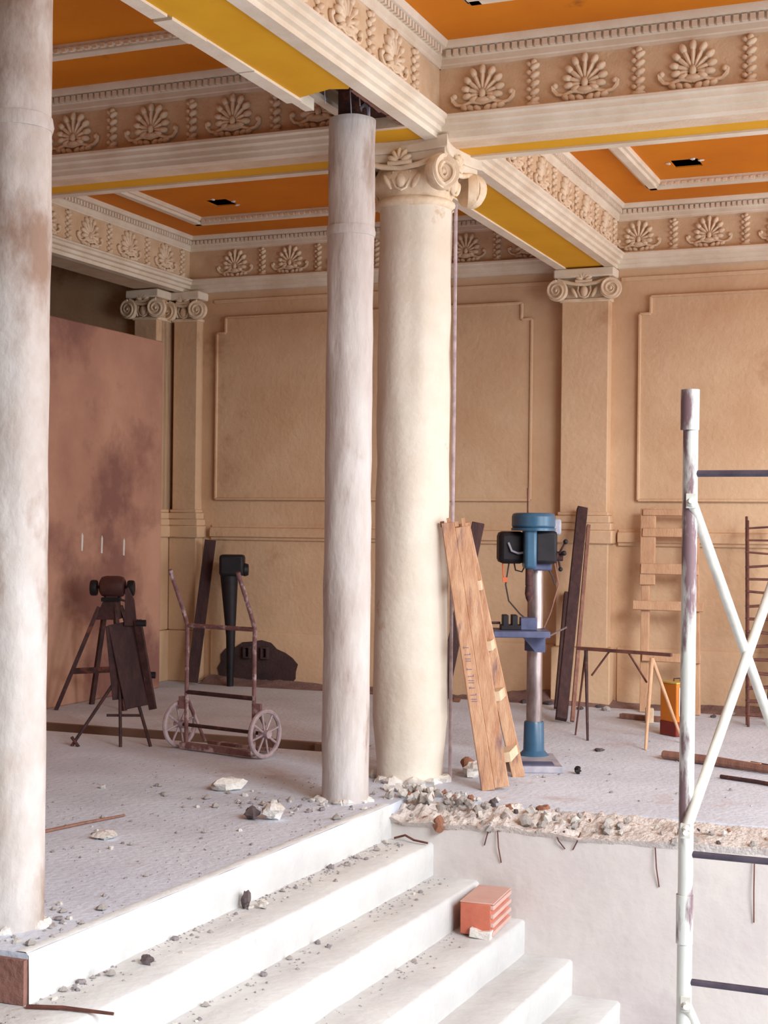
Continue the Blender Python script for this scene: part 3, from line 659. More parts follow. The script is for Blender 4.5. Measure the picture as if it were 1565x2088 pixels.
# ------------------------------------------------------------------ pillar drill
def drill():
    t = thing('pillar_drill', 'blue and black pillar drill with a vice on its table, standing behind the leaning planks', 'drill press', (-2.57, 8.72, 0), YAW)
    b = MB().box((-0.02, -0.19, 0.02), (0.30, 0.52, 0.04)).build('base_plate', 'base_grey', t, bevel=0.006)
    MB().box((-0.02, -0.36, 0.043), (0.2, 0.13, 0.008)).build('base_slot', 'blue_grey', b)
    MB().lathe([(0.10, 0.035), (0.085, 0.05), (0.066, 0.07), (0.062, 0.24), (0.058, 0.25)], 24).build('column_socket', 'blue', t)
    MB().lathe([(0.049, 0.22), (0.049, 1.32)], 24).build('pillar', 'steel', t)
    tb = MB().box((-0.11, -0.16, 0.81), (0.34, 0.30, 0.04)).build('table', 'blue_grey', t, bevel=0.005)
    MB().prism([(-0.09, 0.79), (0.05, 0.79), (0.05, 0.69), (-0.01, 0.69)], lambda a, b_, q: (a, q, b_), -0.14, 0.03).lathe([(0.064, 0.69), (0.064, 0.83)], 20).build('table_bracket', 'blue_grey', t)
    MB().tube([(0.05, 0, 0.76), (0.19, -0.05, 0.84)], 0.006, 6).build('clamp_lever', 'steel', t)
    v = MB().box((-0.17, -0.16, 0.845), (0.12, 0.12, 0.03)).box((-0.20, -0.16, 0.885), (0.035, 0.12, 0.07)).box((-0.145, -0.16, 0.885), (0.035, 0.12, 0.07)).build('vice', 'black', t, bevel=0.004)
    MB().tube([(-0.23, -0.16, 0.87), (-0.29, -0.17, 0.87)], 0.008, 8).build('vice_screw', 'iron', v)
    MB().box((-0.06, -0.17, 0.868), (0.10, 0.10, 0.075)).build('work_block', 'blue_grey', t, bevel=0.004)
    h = MB().box((-0.05, -0.10, 1.33), (0.075, 0.20, 0.26)).build('head_casting', 'blue', t, bevel=0.02)
    MB().lathe([(0.024, 1.10), (0.024, 1.22)], 16, (-0.055, -0.16, 0)).build('quill', 'iron', h)
    MB().lathe([(0.010, 1.00), (0.02, 1.02), (0.026, 1.05), (0.024, 1.09), (0.014, 1.12)], 16, (-0.055, -0.16, 0)).build('chuck', 'iron', h)
    MB().box((0.045, -0.08, 1.335), (0.14, 0.18, 0.20)).build('gear_housing', 'black', t, bevel=0.02)
    mo = MB().box((-0.155, 0.03, 1.33), (0.16, 0.24, 0.20)).build('motor', 'black', t, bevel=0.03)
    MB().tube([(-0.18, -0.10, 1.36), (-0.16, -0.11, 1.31), (-0.12, -0.11, 1.295), (-0.09, -0.105, 1.30)], 0.007, 6).build('switch_wire', 'base_grey', mo)
    pts = []
    for k in range(24):
        a = 2 * math.pi * k / 24; pts.append((0.135 * math.cos(a) - 0.02, 0.20 * math.sin(a) - 0.03))
    c = MB().prism(pts, lambda a, b_, q: (a, b_, q), 1.445, 1.545).build('belt_cover', 'blue', t, bevel=0.022)
    MB().prism([(x * 1.02, y * 1.02) for x, y in pts], lambda a, b_, q: (a, b_, q), 1.435, 1.452).build('cover_rim', 'blue', c)
    MB().box((0.115, 0.0, 1.46), (0.07, 0.14, 0.10)).build('rear_bracket', 'base_grey', t, bevel=0.015)
    MB().tube([(-0.055, -0.02, 1.54), (-0.056, -0.02, 1.70)], 0.0055, 6).build('spindle_rod', 'rust', t)
    hub = MB().lathe([(0.03, -0.03), (0.03, 0.03)], 14, (0.125, -0.10, 1.28), rotm('Y', math.pi / 2)).build('feed_hub', 'iron', t)
    for (q, r_) in (((0.17, -0.12, 1.37), 0.016), ((0.155, -0.16, 1.30), 0.016), ((0.14, -0.12, 1.20), 0.014)):
        a = MB().tube([(0.125, -0.10, 1.28), q], 0.007, 8).build('feed_handle', 'iron', hub)
        MB().ell(q, (r_, r_, r_), None, 10, 8).build('knob', 'black', hub)
    MB().box((0.03, -0.05, 1.215), (0.12, 0.12, 0.05)).build('depth_stop', 'blue_grey', t, bevel=0.01)
    for pts_, m in (([(-0.21, -0.05, 1.24), (-0.205, -0.05, 1.16), (-0.19, -0.05, 1.12)], 'wire_orange'), ([(-0.17, -0.05, 1.24), (-0.19, -0.05, 1.10), (-0.17, -0.05, 1.0), (-0.10, -0.05, 0.92), (-0.05, -0.03, 0.88)], 'wire'), ([(-0.14, -0.05, 1.24), (-0.13, -0.05, 1.19), (-0.09, -0.05, 1.18), (-0.07, -0.05, 1.22)], 'wire'), ([(0.07, -0.06, 1.2), (0.10, -0.06, 1.15), (0.115, -0.05, 1.10)], 'wire'), ([(0.12, 0.05, 1.25), (0.15, 0.05, 1.1), (0.10, 0.05, 0.92), (0.06, 0.04, 0.83)], 'wood_brown')):
        MB().tube(pts_, 0.005, 6).build('loose_wire', m, t)
    MB().box((-0.195, -0.05, 1.13), (0.03, 0.02, 0.03)).build('orange_plug', 'wire_orange', t)
drill()

# ------------------------------------------------------------------ leaning timber near the column
def planks():
    # front pair of boards nailed together, leaning left against the column
    t = thing('plank_bundle', 'old orange boards joined by pale spacer blocks, leaning against the plastered column', 'planks', (-2.47, 7.66, 0))
    fo = Vector((0, 0, 0.0)); up = Vector((-0.275, 0.055, 1.475)); n_ = Vector((-0.38, 0.92, 0)).normalized(); side = R0
    def board(off, bot, tp, w, th, name, m, parent=t):
        a = fo + off + (up * bot); b = fo + off + up * tp
        return MB().bar(a, b, w, th, tuple(n_)).build(name, m, parent, bevel=0.004)
    b1 = board(side * -0.045, 0.0, 1.0, 0.072, 0.05, 'board', 'wood')
    b2 = board(side * 0.033, 0.012, 0.985, 0.082, 0.045, 'board', 'wood')
    # rear board with its foot set further to the right
    a = side * 0.165 + D0 * 0.45; b = up * 1.0 + side * 0.045 + D0 * 0.06
    MB().bar(a, b, 0.075, 0.04, tuple(n_)).build('rear_board', 'wood', t, bevel=0.004)
    for s in (0.11, 0.34, 0.53, 0.76):
        q = a.lerp(b, s); q2 = fo + side * 0.06 + up * s
        MB().bar(q.lerp(q2, -0.05), q.lerp(q2, 0.75), 0.065, 0.055, tuple(up.normalized())).build('spacer_block', 'wood_pale', t, bevel=0.003)
    # splintered tops
    for k in range(4):
        q = up * 0.985 + side * (-0.075 + 0.04 * k); MB().bar(q, q + up.normalized() * (0.03 + 0.02 * (k % 2)), 0.022, 0.03, tuple(n_)).build('splinter', 'rust' if k == 0 else 'wood', t)
    # faded stamped marks down the left board: short strokes of worn lettering
    fr = -n_ * 0.0255
    for k in range(9):
        s = 0.33 + 0.023 * k + (0.0 if k < 6 else 0.012)
        q = side * -0.047 + up * s + fr
        mk = MB(); d = up.normalized()
        for (u0, v0, u1, v1) in (((-0.016, 0, 0.016, 0), (-0.016, 0.012, 0.016, 0.012)), ((-0.016, 0, 0.016, 0.002), (0.016, 0, 0.016, 0.012)), ((-0.014, 0.006, 0.014, 0.006), (-0.014, 0, -0.014, 0.012)))[k % 3]:
            mk.bar(q + side * u0 + d * v0, q + side * u1 + d * v1, 0.004, 0.002, tuple(n_))
        mk.build('stamped_mark', 'ink', b1)
planks()
def lean(name, label, cat, a, b, w, th, m, face=None, group=None):
    a = Vector(a); b = Vector(b)
    o = MB().bar((0, 0, 0), b - a, w, th, face or tuple(-D0)).build(name, m, None, a, None, bevel=0.004)
    return tag(o, label, cat, group)
lean('dark_plank', 'dark narrow plank leaning behind the orange boards beside the column', 'plank', (-3.12, 8.34, 0.02), (-2.80, 8.28, 1.48), 0.075, 0.03, 'wood_dark')
lean('dark_beam', 'tall dark timber leaning on the back wall beside the drill', 'timber', (-2.885, 10.50, 0.03), (-3.045, 11.66, 1.62), 0.085, 0.05, 'wood_dark')
lean('thin_batten', 'thin brown batten leaning alongside the tall dark timber', 'timber', (-2.80, 10.50, 0.02), (-2.985, 11.64, 1.48), 0.03, 0.03, 'wood_brown')
lean('dark_plank', 'dark plank leaning in the corner between the partition and the hand truck', 'plank', (-6.60, 11.50, 0.02), (-6.54, 11.70, 1.31), 0.10, 0.04, 'wood_dark')
lean('dark_plank', 'short dark post leaning on the back wall behind the drill table', 'plank', (-3.10, 11.2, 0.02), (-3.16, 11.68, 0.92), 0.07, 0.05, 'wood_dark')

# timber frame leaning on the back wall
def wall_frame():
    t = thing('timber_frame', 'dusty tan ladder-like timber frame leaning on the back wall behind the scaffold post', 'ladder', (-2.42, 11.45, 0), 0.0)
    slope = Vector((-0.06, 0.30, 1.62))
    def at(x, s, dy=0): return Vector((x, 0, 0)) + slope * s + Vector((0, dy, 0))
    MB().bar(at(-0.05, 0.0), at(-0.05, 0.95), 0.065, 0.045, (0, 1, 0)).build('stile', 'wood_tan', t, bevel=0.004)
    MB().bar(at(-0.03, 0.62, -0.03), at(-0.03, 1.0, -0.03), 0.12, 0.04, (0, 1, 0)).build('stile', 'wood_tan', t, bevel=0.004)
    MB().bar(at(0.36, 0.0), at(0.34, 0.95), 0.065, 0.045, (0, 1, 0)).build('stile', 'wood_tan', t, bevel=0.004)
    for (s, x0, x1, h) in ((0.98, -0.07, 0.38, 0.05), (0.88, -0.07, 0.38, 0.07), (0.70, -0.08, 0.38, 0.085), (0.52, -0.14, 0.42, 0.075), (0.27, -0.06, 0.40, 0.07)):
        MB().bar(at(x0, s, -0.05), at(x1, s, -0.05), 0.03, h, (0, 0.2, 1)).build('cross_board', 'wood_tan', t, bevel=0.004)
wall_frame()

# ------------------------------------------------------------------ trestle
def trestle():
    t = thing('trestle', 'thin rusty metal trestle in front of the orange tin', 'trestle', (-2.27, 9.75, 0))
    A = Vector((-0.33, 0.10, 0.62)); B = Vector((0.36, -0.06, 0.615))
    MB().bar(A, B, 0.028, 0.022).build('top_bar', 'rust', t)
    def leg(p, q, m='iron', r=0.012): MB().tube([p, q], [r * 1.15, r * 0.75], 8).build('leg', m, t)
    a1 = A.lerp(B, 0.10) + Vector((0, 0, -0.01)); b1 = A.lerp(B, 0.80) + Vector((0, 0, -0.03))
    leg(a1, (-0.215, -0.02, 0)); leg(a1, (-0.36, 0.20, 0), 'rust', 0.008)
    leg(b1, (0.235, -0.26, 0), 'wood_tan', 0.013); leg(b1, (0.40, 0.17, 0), 'wood_tan', 0.012)
    for (s, z, e) in ((0.36, 0, (-0.21, 0.05, 0.44)), (0.55, 0, (0.19, -0.03, 0.42))):
        MB().tube([A.lerp(B, s), e], 0.008, 6).build('brace', 'rust', t)
trestle()
def tin():
    t = thing('oil_tin', 'square orange oil tin with a white printed label under the trestle', 'tin', (-1.985, 10.28, 0), YAW + math.radians(32))
    MB().box((0, 0, 0.235), (0.165, 0.165, 0.27)).build('body', 'tin_orange', t, bevel=0.008)
    MB().box((0, 0, 0.053), (0.168, 0.168, 0.105)).build('lower_band', 'tin_red', t, bevel=0.008)
    MB().box((0, 0, 0.375), (0.17, 0.17, 0.012)).build('rim', 'tin_yellow', t, bevel=0.003)
    l = MB().box((0.0, -0.084, 0.245), (0.115, 0.002, 0.20)).build('label', 'label', t)
    for k, w in enumerate((0.05, 0.08, 0.06, 0.08, 0.04)):
        MB().box((-0.008 + 0.004 * (k % 2), -0.0856, 0.32 - 0.036 * k), (w, 0.0012, 0.012)).build('label_print', 'print', l)
    MB().tube([(-0.03, 0, 0.38), (-0.03, 0, 0.40), (0.03, 0, 0.40), (0.03, 0, 0.38)], 0.005, 6).build('handle', 'iron', t)
    MB().lathe([(0.018, 0.38), (0.018, 0.395)], 12, (0.05, -0.05, 0)).build('cap', 'iron', t)
tin()
# rebar cage
def cage():
    t = thing('rebar_cage', 'rusty rebar cage with square stirrups leaning on the back wall', 'rebar', (-1.50, 11.02, 0), YAW * 0.6)
    s = Vector((0.035, 0.62, 1.56)); h = 0.10
    for dx in (-h, h):
        for dy in (-0.05, 0.05):
            MB().tube([(dx, dy, 0), Vector((dx, dy, 0)) + s * (0.98 if dy < 0 else 1.0)], 0.0105, 6).build('bar', 'rust', t)
    for k in range(15):
        c = s * (0.05 + k * 0.064); e = 0.008 * ((k % 3) - 1)
        q = [c + Vector((dx, dy, e * (1 if dx > 0 else -1))) for dx, dy in ((-h - .008, -.058), (h + .008, -.058), (h + .008, .058), (-h - .008, .058), (-h - .008, -.058))]
        MB().tube(q, 0.008, 5).build('stirrup', 'rust', t)
cage()
lean('dark_plank', 'wide dark board leaning on the back wall behind the rebar cage', 'board', (-1.44, 11.42, 0.02), (-1.42, 11.72, 0.88), 0.17, 0.03, 'wood_dark')
# timber on the floor at right
tag(MB().tube([(0, 0, 0.03), (0.32, -0.12, 0.032), (0.70, -0.30, 0.03)], [0.026, 0.03, 0.024], 10).build('wooden_pole', 'wood_brown', None, (-1.85, 9.16, 0)), 'pinkish brown wooden pole lying on the floor near the trestle', 'pole')
tag(MB().bar((0, 0, 0.018), (0.62, -0.22, 0.018), 0.05, 0.03).build('floor_batten', 'wood_tan', None, (-1.86, 9.26, 0)), 'flat tan batten lying beside the wooden pole on the floor', 'batten')
tag(MB().tube([(0, 0, 0.012), (0.22, -0.10, 0.014), (0.5, -0.26, 0.012)], 0.012, 8).build('iron_bar', 'iron', None, (-1.40, 8.60, 0)), 'dark iron bar lying on the floor on the stair side of the wooden pole', 'bar')
tag(MB().tube([(0, 0, 0.012), (0.35, -0.22, 0.014)], 0.012, 8).build('iron_bar', 'iron', None, (-1.31, 9.18, 0.0)), 'dark iron bar lying across the far side of the wooden pole', 'bar')
tag(MB().bar((0, 0, 0.02), (0.55, -0.12, 0.02), 0.06, 0.035).build('floor_batten', 'wood_brown', None, (-2.55, 11.0, 0)), 'brown batten lying at the foot of the leaning timber frame', 'batten')
tag(MB().box((0, 0, 0.055), (0.06, 0.06, 0.11)).build('wood_offcut', 'wood_pale', None, (-2.30, 10.85, 0), 0.3, bevel=0.004), 'pale upright wood offcut near the leaning timber frame', 'offcut')

# ------------------------------------------------------------------ grinder on its stand
def grinder():
    base = Vector((-6.32, 9.75, 0)); t = thing('grinder_stand', 'bench grinder on a splayed iron leg stand against the partition', 'grinder', base, YAW)
    # local: x right, y away
    top = 0.86
    MB().prism([(-0.11, 0.70), (0.06, 0.70), (0.045, 0.84), (-0.06, 0.84)], lambda a, b, q: (a, q, b), -0.10, 0.10).build('stand_head', 'iron', t, bevel=0.004)
    for (x0, y0, x1, y1) in ((-0.09, -0.08, -0.40, -0.16), (0.035, -0.08, 0.13, -0.16), (0.05, 0.08, 0.30, 0.2), (-0.07, 0.08, -0.2, 0.22)):
        MB().bar((x0, y0, 0.80), (x1, y1, 0), 0.035, 0.03).build('leg', 'iron', t)
    MB().bar((-0.28, -0.13, 0.30), (0.10, -0.13, 0.32), 0.03, 0.045).build('cross_bar', 'iron', t)
    MB().box((-0.01, 0, 0.855), (0.14, 0.12, 0.03)).build('grinder_foot', 'black', t)
    RY = rotm('Y', math.pi / 2)
    g = MB().lathe([(0.05, -0.10), (0.075, -0.085), (0.085, -0.05), (0.085, 0.05), (0.075, 0.085), (0.05, 0.10)], 20, (0.0, 0, 0.955), RY).box((0, 0, 0.89), (0.09, 0.08, 0.06)).build('motor_body', 'grind_body', t)
    for s in (-1, 1):
        w = MB().lathe([(0.058, -0.025), (0.062, -0.015), (0.062, 0.015), (0.058, 0.025)], 20, (s * 0.145, -0.01, 0.945), RY).build('grinding_wheel', 'black', t)
        MB().tube([(s * 0.10, 0, 0.95), (s * 0.165, 0, 0.95)], 0.012, 8).build('axle', 'iron', w)
    MB().tube([(0.04, 0.0, 0.86), (0.11, 0.0, 0.84), (0.15, 0, 0.79), (0.16, 0, 0.70)], 0.010, 6).build('power_cord', 'wire', t)
grinder()
# iron stand with a tilted board
def tool_stand():
    t = thing('folding_stand', 'dark iron folding stand with tilted board and pointed post beside the hand truck', 'stand', (-5.18, 8.12, 0), YAW)
    hub = Vector((-0.03, 0.0, 0.46))
    for (x, y) in ((0.19, -0.02), (0.0, -0.05), (-0.32, -0.04)):
        MB().tube([hub + Vector((0.04 if x > 0.1 else 0.0, 0.05, 0.10 if x > -0.1 else 0.0)), (x, y, 0)], 0.011, 8).build('leg', 'iron', t)
    MB().tube([(-0.32, -0.04, 0.06), (-0.27, -0.06, 0.0)], 0.011, 8).build('toe', 'iron', t)
    MB().tube([(-0.10, -0.01, 0.20), (0.12, 0.0, 0.20)], 0.009, 8).build('spreader', 'iron', t)
    bd = MB().bar((-0.02, 0.10, 0.80), (0.12, 0.0, 0.26), 0.20, 0.025, (0.25, -1, 0.2)).build('tilted_board', 'wood_dark', t, bevel=0.004)
    MB().bar((-0.08, 0.08, 0.78), (-0.02, 0.03, 0.30), 0.10, 0.03, (0.1, -1, 0.2)).build('side_board', 'iron', t, bevel=0.004)
    MB().bar((0.085, 0.05, 0.82), (0.20, 0.0, 0.24), 0.02, 0.05).build('edge_rail', 'iron', t)
    MB().prism([(-0.025, 0.78), (0.055, 0.78), (0.035, 0.95), (-0.005, 1.03), (-0.022, 1.02)], lambda a, b, q: (a + 0.02, q + 0.08, b), -0.015, 0.015).build('post', 'wood_dark', t)
    for (x, z) in ((0.112, 0.80), (0.178, 0.46)):
        MB().lathe([(0.022, -0.03), (0.022, 0.03)], 10, (x, 0.04, z), rotm('Y', math.pi / 2)).build('knob', 'black', t)
tool_stand()
# ------------------------------------------------------------------ hand truck
def truck():
    t = thing('hand_truck', 'rusty tube hand truck with two spoked wheels and bent handles', 'hand truck', (-4.46, 8.12, 0))
    ax = Vector((0.974, -0.226, 0)).normalized(); bk = Vector((0.226, 0.974, 0)).normalized()
    def P(u, b, z): return ax * u + bk * b + Vector((0, 0, z))
    for s in (-1, 1):
        u = s * 0.285
        MB().tube([P(u, 0, 0.03), P(u, 0, 0.80), P(u, -0.04, 0.90), P(u, -0.165, 1.16)], 0.014, 10).build('upright', 'truck', t)
        w = MB(); wu = s * 0.36; c = P(wu, 0.02, 0.155)
        ring = []
        for k in range(33):
            a = 2 * math.pi * k / 32; ring.append(c + bk * (0.14 * math.cos(a)) + Vector((0, 0, 0.14 * math.sin(a))))
        w.tube(ring, 0.015, 8, caps=False)
        wo = w.build('wheel_rim', 'wheel', t)
        for k in range(8):
            a = 2 * math.pi * (k + 0.3) / 8; MB().tube([c, c + bk * (0.135 * math.cos(a)) + Vector((0, 0, 0.135 * math.sin(a)))], 0.0075, 6).build('spoke', 'wheel', wo)
        MB().tube([c - ax * 0.035, c + ax * 0.035], 0.026, 12).build('wheel_hub', 'wheel', wo)
        MB().tube([P(u, 0, 0.34), P(u + s * 0.02, 0.20, 0.03)], 0.011, 8).build('brace', 'truck', t)
        MB().box(P(u + s * 0.03, 0.0, 0.30), (0.05, 0.03, 0.08), None).build('axle_bracket', 'truck', t)
    MB().tube([P(-0.37, 0.02, 0.155), P(0.37, 0.02, 0.155)], 0.012, 8).build('axle', 'iron', t)
    MB().tube([P(-0.285, 0, 0.80), P(0.285, 0, 0.80)], 0.014, 8).build('cross_bar', 'truck', t)
    MB().tube([P(-0.285, 0, 0.37), P(0.285, 0, 0.37)], 0.014, 8).build('cross_bar', 'iron', t)
    MB().bar(P(-0.30, -0.02, 0.03), P(0.30, -0.02, 0.03), 0.05, 0.035).build('toe_plate', 'truck', t)
    MB().bar(P(-0.26, 0.20, 0.025), P(0.26, 0.20, 0.025), 0.05, 0.02).build('toe_plate', 'truck', t)
truck()
# dark machine head on a post by the wall
t = thing('machine_post', 'black motor head on a tapering post at the back wall behind the hand truck', 'machine', (-6.24, 11.55, 0), YAW)
MB().tube([(0.0, 0, 0), (0.0, 0, 0.45), (-0.02, 0, 1.05)], [0.03, 0.042, 0.085], 12).build('post', 'black', t)
MB().box((0.01, -0.02, 1.09), (0.22, 0.18, 0.19)).build('motor_head', 'black', t, bevel=0.025)
MB().lathe([(0.05, -0.03), (0.06, 0), (0.05, 0.03)], 14, (0.125, -0.02, 1.05), rotm('Y', math.pi / 2)).build('pulley', 'black', t)

# ------------------------------------------------------------------ hollow brick on the steps
def brick():
    t = thing('hollow_brick', 'terracotta hollow brick with grooved side standing on the steps', 'brick', (-2.235, 6.79, -RISE * 3 + 0.006), math.radians(3))
    w, d, h = 0.168, 0.34, 0.16
    MB().box((-0.006, 0, h / 2), (w - 0.014, d, h - 0.006)).build('body', 'terracotta', t, bevel=0.006)
    MB().box((0, 0, h - 0.001), (w, d, 0.006)).build('dusty_top', 'terra_top', t, bevel=0.002)
    for z in (0.012, 0.052, 0.094, 0.136): MB().box((w / 2 - 0.008, 0, z + 0.004), (0.018, d, 0.020)).build('rib', 'terra_top', t, bevel=0.003)
    MB().prism([(-0.03, 0), (0.075, -0.01), (0.08, 0.035), (0.03, 0.028), (-0.025, 0.045)], lambda a, b, q: (a, q, b), -d / 2 - 0.03, -d / 2 + 0.02).build('mortar_lump', 'chunk', t, bevel=0.004)
brick()

# ------------------------------------------------------------------ loose sticks and rubble
tag(MB().tube([(0, 0, 0.008), (0.06, 0.24, 0.010), (0.13, 0.50, 0.008)], [0.009, 0.008, 0.006], 6).build('stick', 'wood_brown', None, (-4.04, 5.66, 0)), 'thin straight stick lying on the upper floor', 'stick')
tag(MB().tube([(0, 0, 0.007), (0.12, 0.03, 0.012), (0.30, 0.06, 0.007)], [0.010, 0.008, 0.006], 6).build('stick', 'rust', None, (-2.93, 4.03, -RISE)), 'short dark stick lying on the top step below the brown slab end', 'stick')
tag(MB().tube([(0, 0, 0.01), (0.06, 0.0, 0.03), (0.12, -0.03, 0.016), (0.2, -0.04, 0.01)], 0.006, 6).build('bent_wire', 'rust', None, (-2.80, 6.98, -RISE)), 'bent rusty wire lying in the corner where the top step meets the stairwell wall', 'wire')
def chunk(loc, r_, m, label, seed, flat=0.5, name='plaster_chunk'):
    mb = MB().rock((0, 0, 0), r_, seed, flat, 10, 7); zmin = min(v[2] for v in mb.v); mb.v = [(a, b, c - zmin - r_ * 0.08) for a, b, c in mb.v]
    return tag(mb.build(name, m, None, loc, rnd.random() * 6, sharp=30), label, 'rubble')
chunk((-3.80, 7.03, 0), 0.085, 'chunk', 'broad white plaster chunk on the floor between hand truck and slim pipe column', 3, 0.4)
chunk((-3.22, 6.40, 0), 0.06, 'chunk', 'white plaster lump beside a dark stone near the foot of the slim pipe column', 5, 0.6)
chunk((-3.31, 6.37, 0), 0.042, 'rubble_dark', 'dark stone touching a white plaster lump near the foot of the slim pipe column', 8, 0.7, 'stone')
chunk((-3.72, 5.70, 0), 0.055, 'chunk', 'flat white plaster flake on the open floor beside the thin stick', 11, 0.35)
chunk((-2.73, 8.02, 0), 0.06, 'chunk', 'white rubble block at the foot of the orange boards', 14, 0.8)
chunk((-2.79, 8.12, 0), 0.05, 'rubble_brown', 'brown rubble block behind the white one at the foot of the orange boards', 15, 0.9)
chunk((-2.20, 8.38, 0), 0.025, 'black', 'small black stone on the floor beside the drill base', 17, 0.8, 'stone')
chunk((-2.30, 9.3, 0), 0.035, 'rubble_dark', 'thin dark flake on the floor between the drill and the trestle', 19, 0.3, 'stone')
chunk((-2.862, 5.46, -RISE), 0.028, 'rubble_dark', 'dark upright stone on the top step against the riser', 21, 1.2, 'stone')
chunk((-2.80, 5.50, -RISE), 0.026, 'chunk', 'white chip beside the dark upright stone on the top step', 22, 0.6)
chunk((-2.83, 4.62, -RISE), 0.025, 'rubble_dark', 'dark brown lump in the crumbs along the top step', 23, 0.7, 'stone')

pebble_me = [MB().rock((0, 0, 0), 1.0, 30 + k, 0.6, 6, 4).mesh('pebble', ('rubble_grey', 'rubble', 'chunk', 'rubble_grey', 'rubble')[k], 25) for k in range(5)]
def pebble(x, y, z, r_, label, group):
    k = rnd.randrange(5); look = (('larger ' if r_ > 0.014 else 'tiny ') + ('grey', 'tan', 'white', 'grey', 'tan')[k])
    label = look + ' ' + label; group = look + ' ' + group
    o = link('pebble', pebble_me[k], None, (x, y, z + r_ * 0.35), (0, 0, rnd.random() * 6)); o.scale = (r_, r_, r_)
    tag(o, label, 'rubble', group); return o
def keep(x, y):
    return not any((x - a) ** 2 + (y - b) ** 2 < 0.17 ** 2 for a, b in ((-3.105, 7.03), (-3.232, 4.33))) and (x + 3.035) ** 2 + (y - 7.79) ** 2 > 0.26 ** 2
cnt = 0
while cnt < 75:
    y = 4.12 + 3.1 * rnd.random(); x = -2.90 + SH(y) - 1.7 * rnd.random() ** 1.3
    if keep(x, y): pebble(x, y, 0, 0.007 + 0.016 * rnd.random() ** 2, 'rubble crumb scattered on the open upper floor', 'crumbs on the open upper floor'); cnt += 1
cnt = 0
while cnt < 55:
    x = -3.12 + 0.45 * rnd.gauss(0, 0.5) - 0.22; y = 6.80 + 0.14 * rnd.gauss(0, 1) + 0.1 * (x + 3.3)
    if keep(x, y) and x < EDGE_X - 0.03 and x > -3.9: pebble(x, y, 0, 0.008 + 0.018 * rnd.random() ** 2, 'rubble lump heaped at the foot of the slim pipe column', 'rubble at the slim pipe column'); cnt += 1
for i in range(40):
    a = rnd.random() * 6.28; d = 0.16 + 0.16 * rnd.random(); x, y = -3.232 + d * math.cos(a), 4.33 + d * math.sin(a)
    if y > FRONT_Y + 0.05 and x < EDGE_X + SH(y) - 0.04: pebble(x, y, 0, 0.007 + 0.014 * rnd.random() ** 2, 'rubble crumb round the foot of the stained pipe column', 'crumbs at the stained pipe column')
for i in range(1, 4):
    for k in range((60, 26, 8)[i - 1]):
        x = EDGE_X + TREAD * (i - 1) + 0.02 + abs(rnd.gauss(0, 0.05)); y = 4.0 + 2.95 * rnd.random()
        if x < EDGE_X + TREAD * i - 0.02: pebble(x + SH(y), y, -RISE * i, 0.006 + 0.014 * rnd.random() ** 2, ('crumb lying along the back of the top step', 'crumb lying on the second step down', 'crumb lying on the step that carries the brick')[i - 1], 'crumbs on step %s' % ('one', 'two', 'three')[i - 1])
for i in range(30):
    x = -2.6 + 2.0 * rnd.random(); y = 7.6 + 2.4 * rnd.random(); pebble(x, y, 0, 0.006 + 0.010 * rnd.random() ** 2, 'crumb on the floor round the drill and trestle', 'crumbs round the drill')
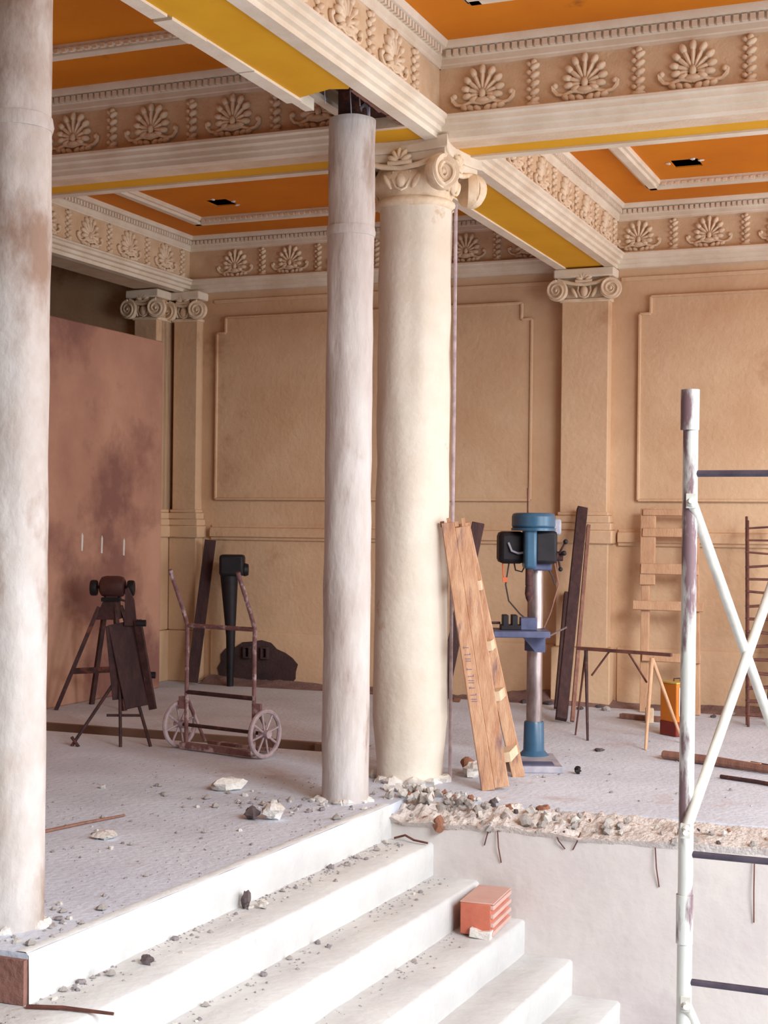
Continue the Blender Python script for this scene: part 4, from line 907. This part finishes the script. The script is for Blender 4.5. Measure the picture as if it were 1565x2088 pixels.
# rubble drift along the foot of the back wall
for i in range(34):
    x = -4.4 + 3.6 * (i + 0.5) / 34; r_ = 0.028 + 0.018 * rnd.random()
    if -2.75 < x < -1.95 or -1.72 < x < -1.28 or -3.2 < x < -3.0: continue
    o = link('rubble_lump', rnd.choice([stone_me[k] for k in (0, 3, 6, 6, 4)]), None, (x, 11.60 - 0.2 * (i % 2) - 0.04 * rnd.random(), r_ * 0.35), (0, 0, rnd.random() * 6)); o.scale = (r_, r_, r_ * 0.8)
    tag(o, 'rubble lump in the drift along the foot of the back wall', 'rubble', 'rubble along the back wall')
def clear(x, y, z):
    for (a, b, c, d, h) in ((-4.04, 5.66, -3.91, 6.16, 0), (-2.93, 4.03, -2.63, 4.09, -RISE), (-2.80, 6.98, -2.6, 6.94, -RISE)):
        if abs(z - h) > 0.05: continue
        p = Vector((x - a, y - b)); q = Vector((c - a, d - b)); t = max(0, min(1, p.dot(q) / q.length_squared))
        if (p - q * t).length < 0.06: return False
    for (a, b) in ((-2.862, 5.46), (-2.80, 5.50), (-2.83, 4.62), (-3.80, 7.03), (-3.22, 6.40), (-3.31, 6.37), (-3.72, 5.70)):
        if (x - a) ** 2 + (y - b) ** 2 < 0.11 ** 2: return False
    return y < 7.6
dr = MB(); nx, ny = 160, 8
for i in range(nx + 1):
    x = -6.6 + 7.2 * i / nx
    for j in range(ny + 1):
        t = j / ny; h = 0.075 * (0.55 + 0.9 * noise.noise(Vector((x * 1.3, 0.7, 2)))) * (1 - t) ** 1.5
        dr.v.append((x, WALL_Y - 0.03 - (0.26 + 0.08 * noise.noise(Vector((x * 2, 5, 1)))) * t, max(-0.004, h + 0.012 * noise.noise(Vector((x * 14, t * 6, 3))) * (1 - t)) if j < ny else -0.004))
for i in range(nx):
    for j in range(ny):
        a = i * (ny + 1) + j; dr.f.append((a, a + 1, a + ny + 2, a + ny + 1))
tag(dr.build('dust_drift', 'drift', floor, sharp=40), kind='stuff')
# fine dust crumbs nobody could count
du = MB()
for i in range(900):
    x = EDGE_X - 0.03 - 2.6 * rnd.random() ** 1.5; y = 4.1 + 4.1 * rnd.random(); x += SH(y)
    if keep(x, y) and clear(x, y, 0): du.rock((x, y, 0.001), 0.0025 + 0.004 * rnd.random(), i, 0.7, 4, 3)
for i in range(700):
    k = 1 + int(3 * rnd.random() ** 2); x = EDGE_X + TREAD * (k - 1) + 0.008 + abs(rnd.gauss(0, 0.06)); y = 3.4 + 3.6 * rnd.random()
    if x < EDGE_X + TREAD * k - 0.015 and clear(x + SH(y), y, -RISE * k): du.rock((x + SH(y), y, -RISE * k + 0.001), 0.0025 + 0.004 * rnd.random(), i, 0.7, 4, 3)
tag(du.build('grit', 'rubble_grey'), 'fine grey grit strewn over the floor and steps', 'grit', kind='stuff')
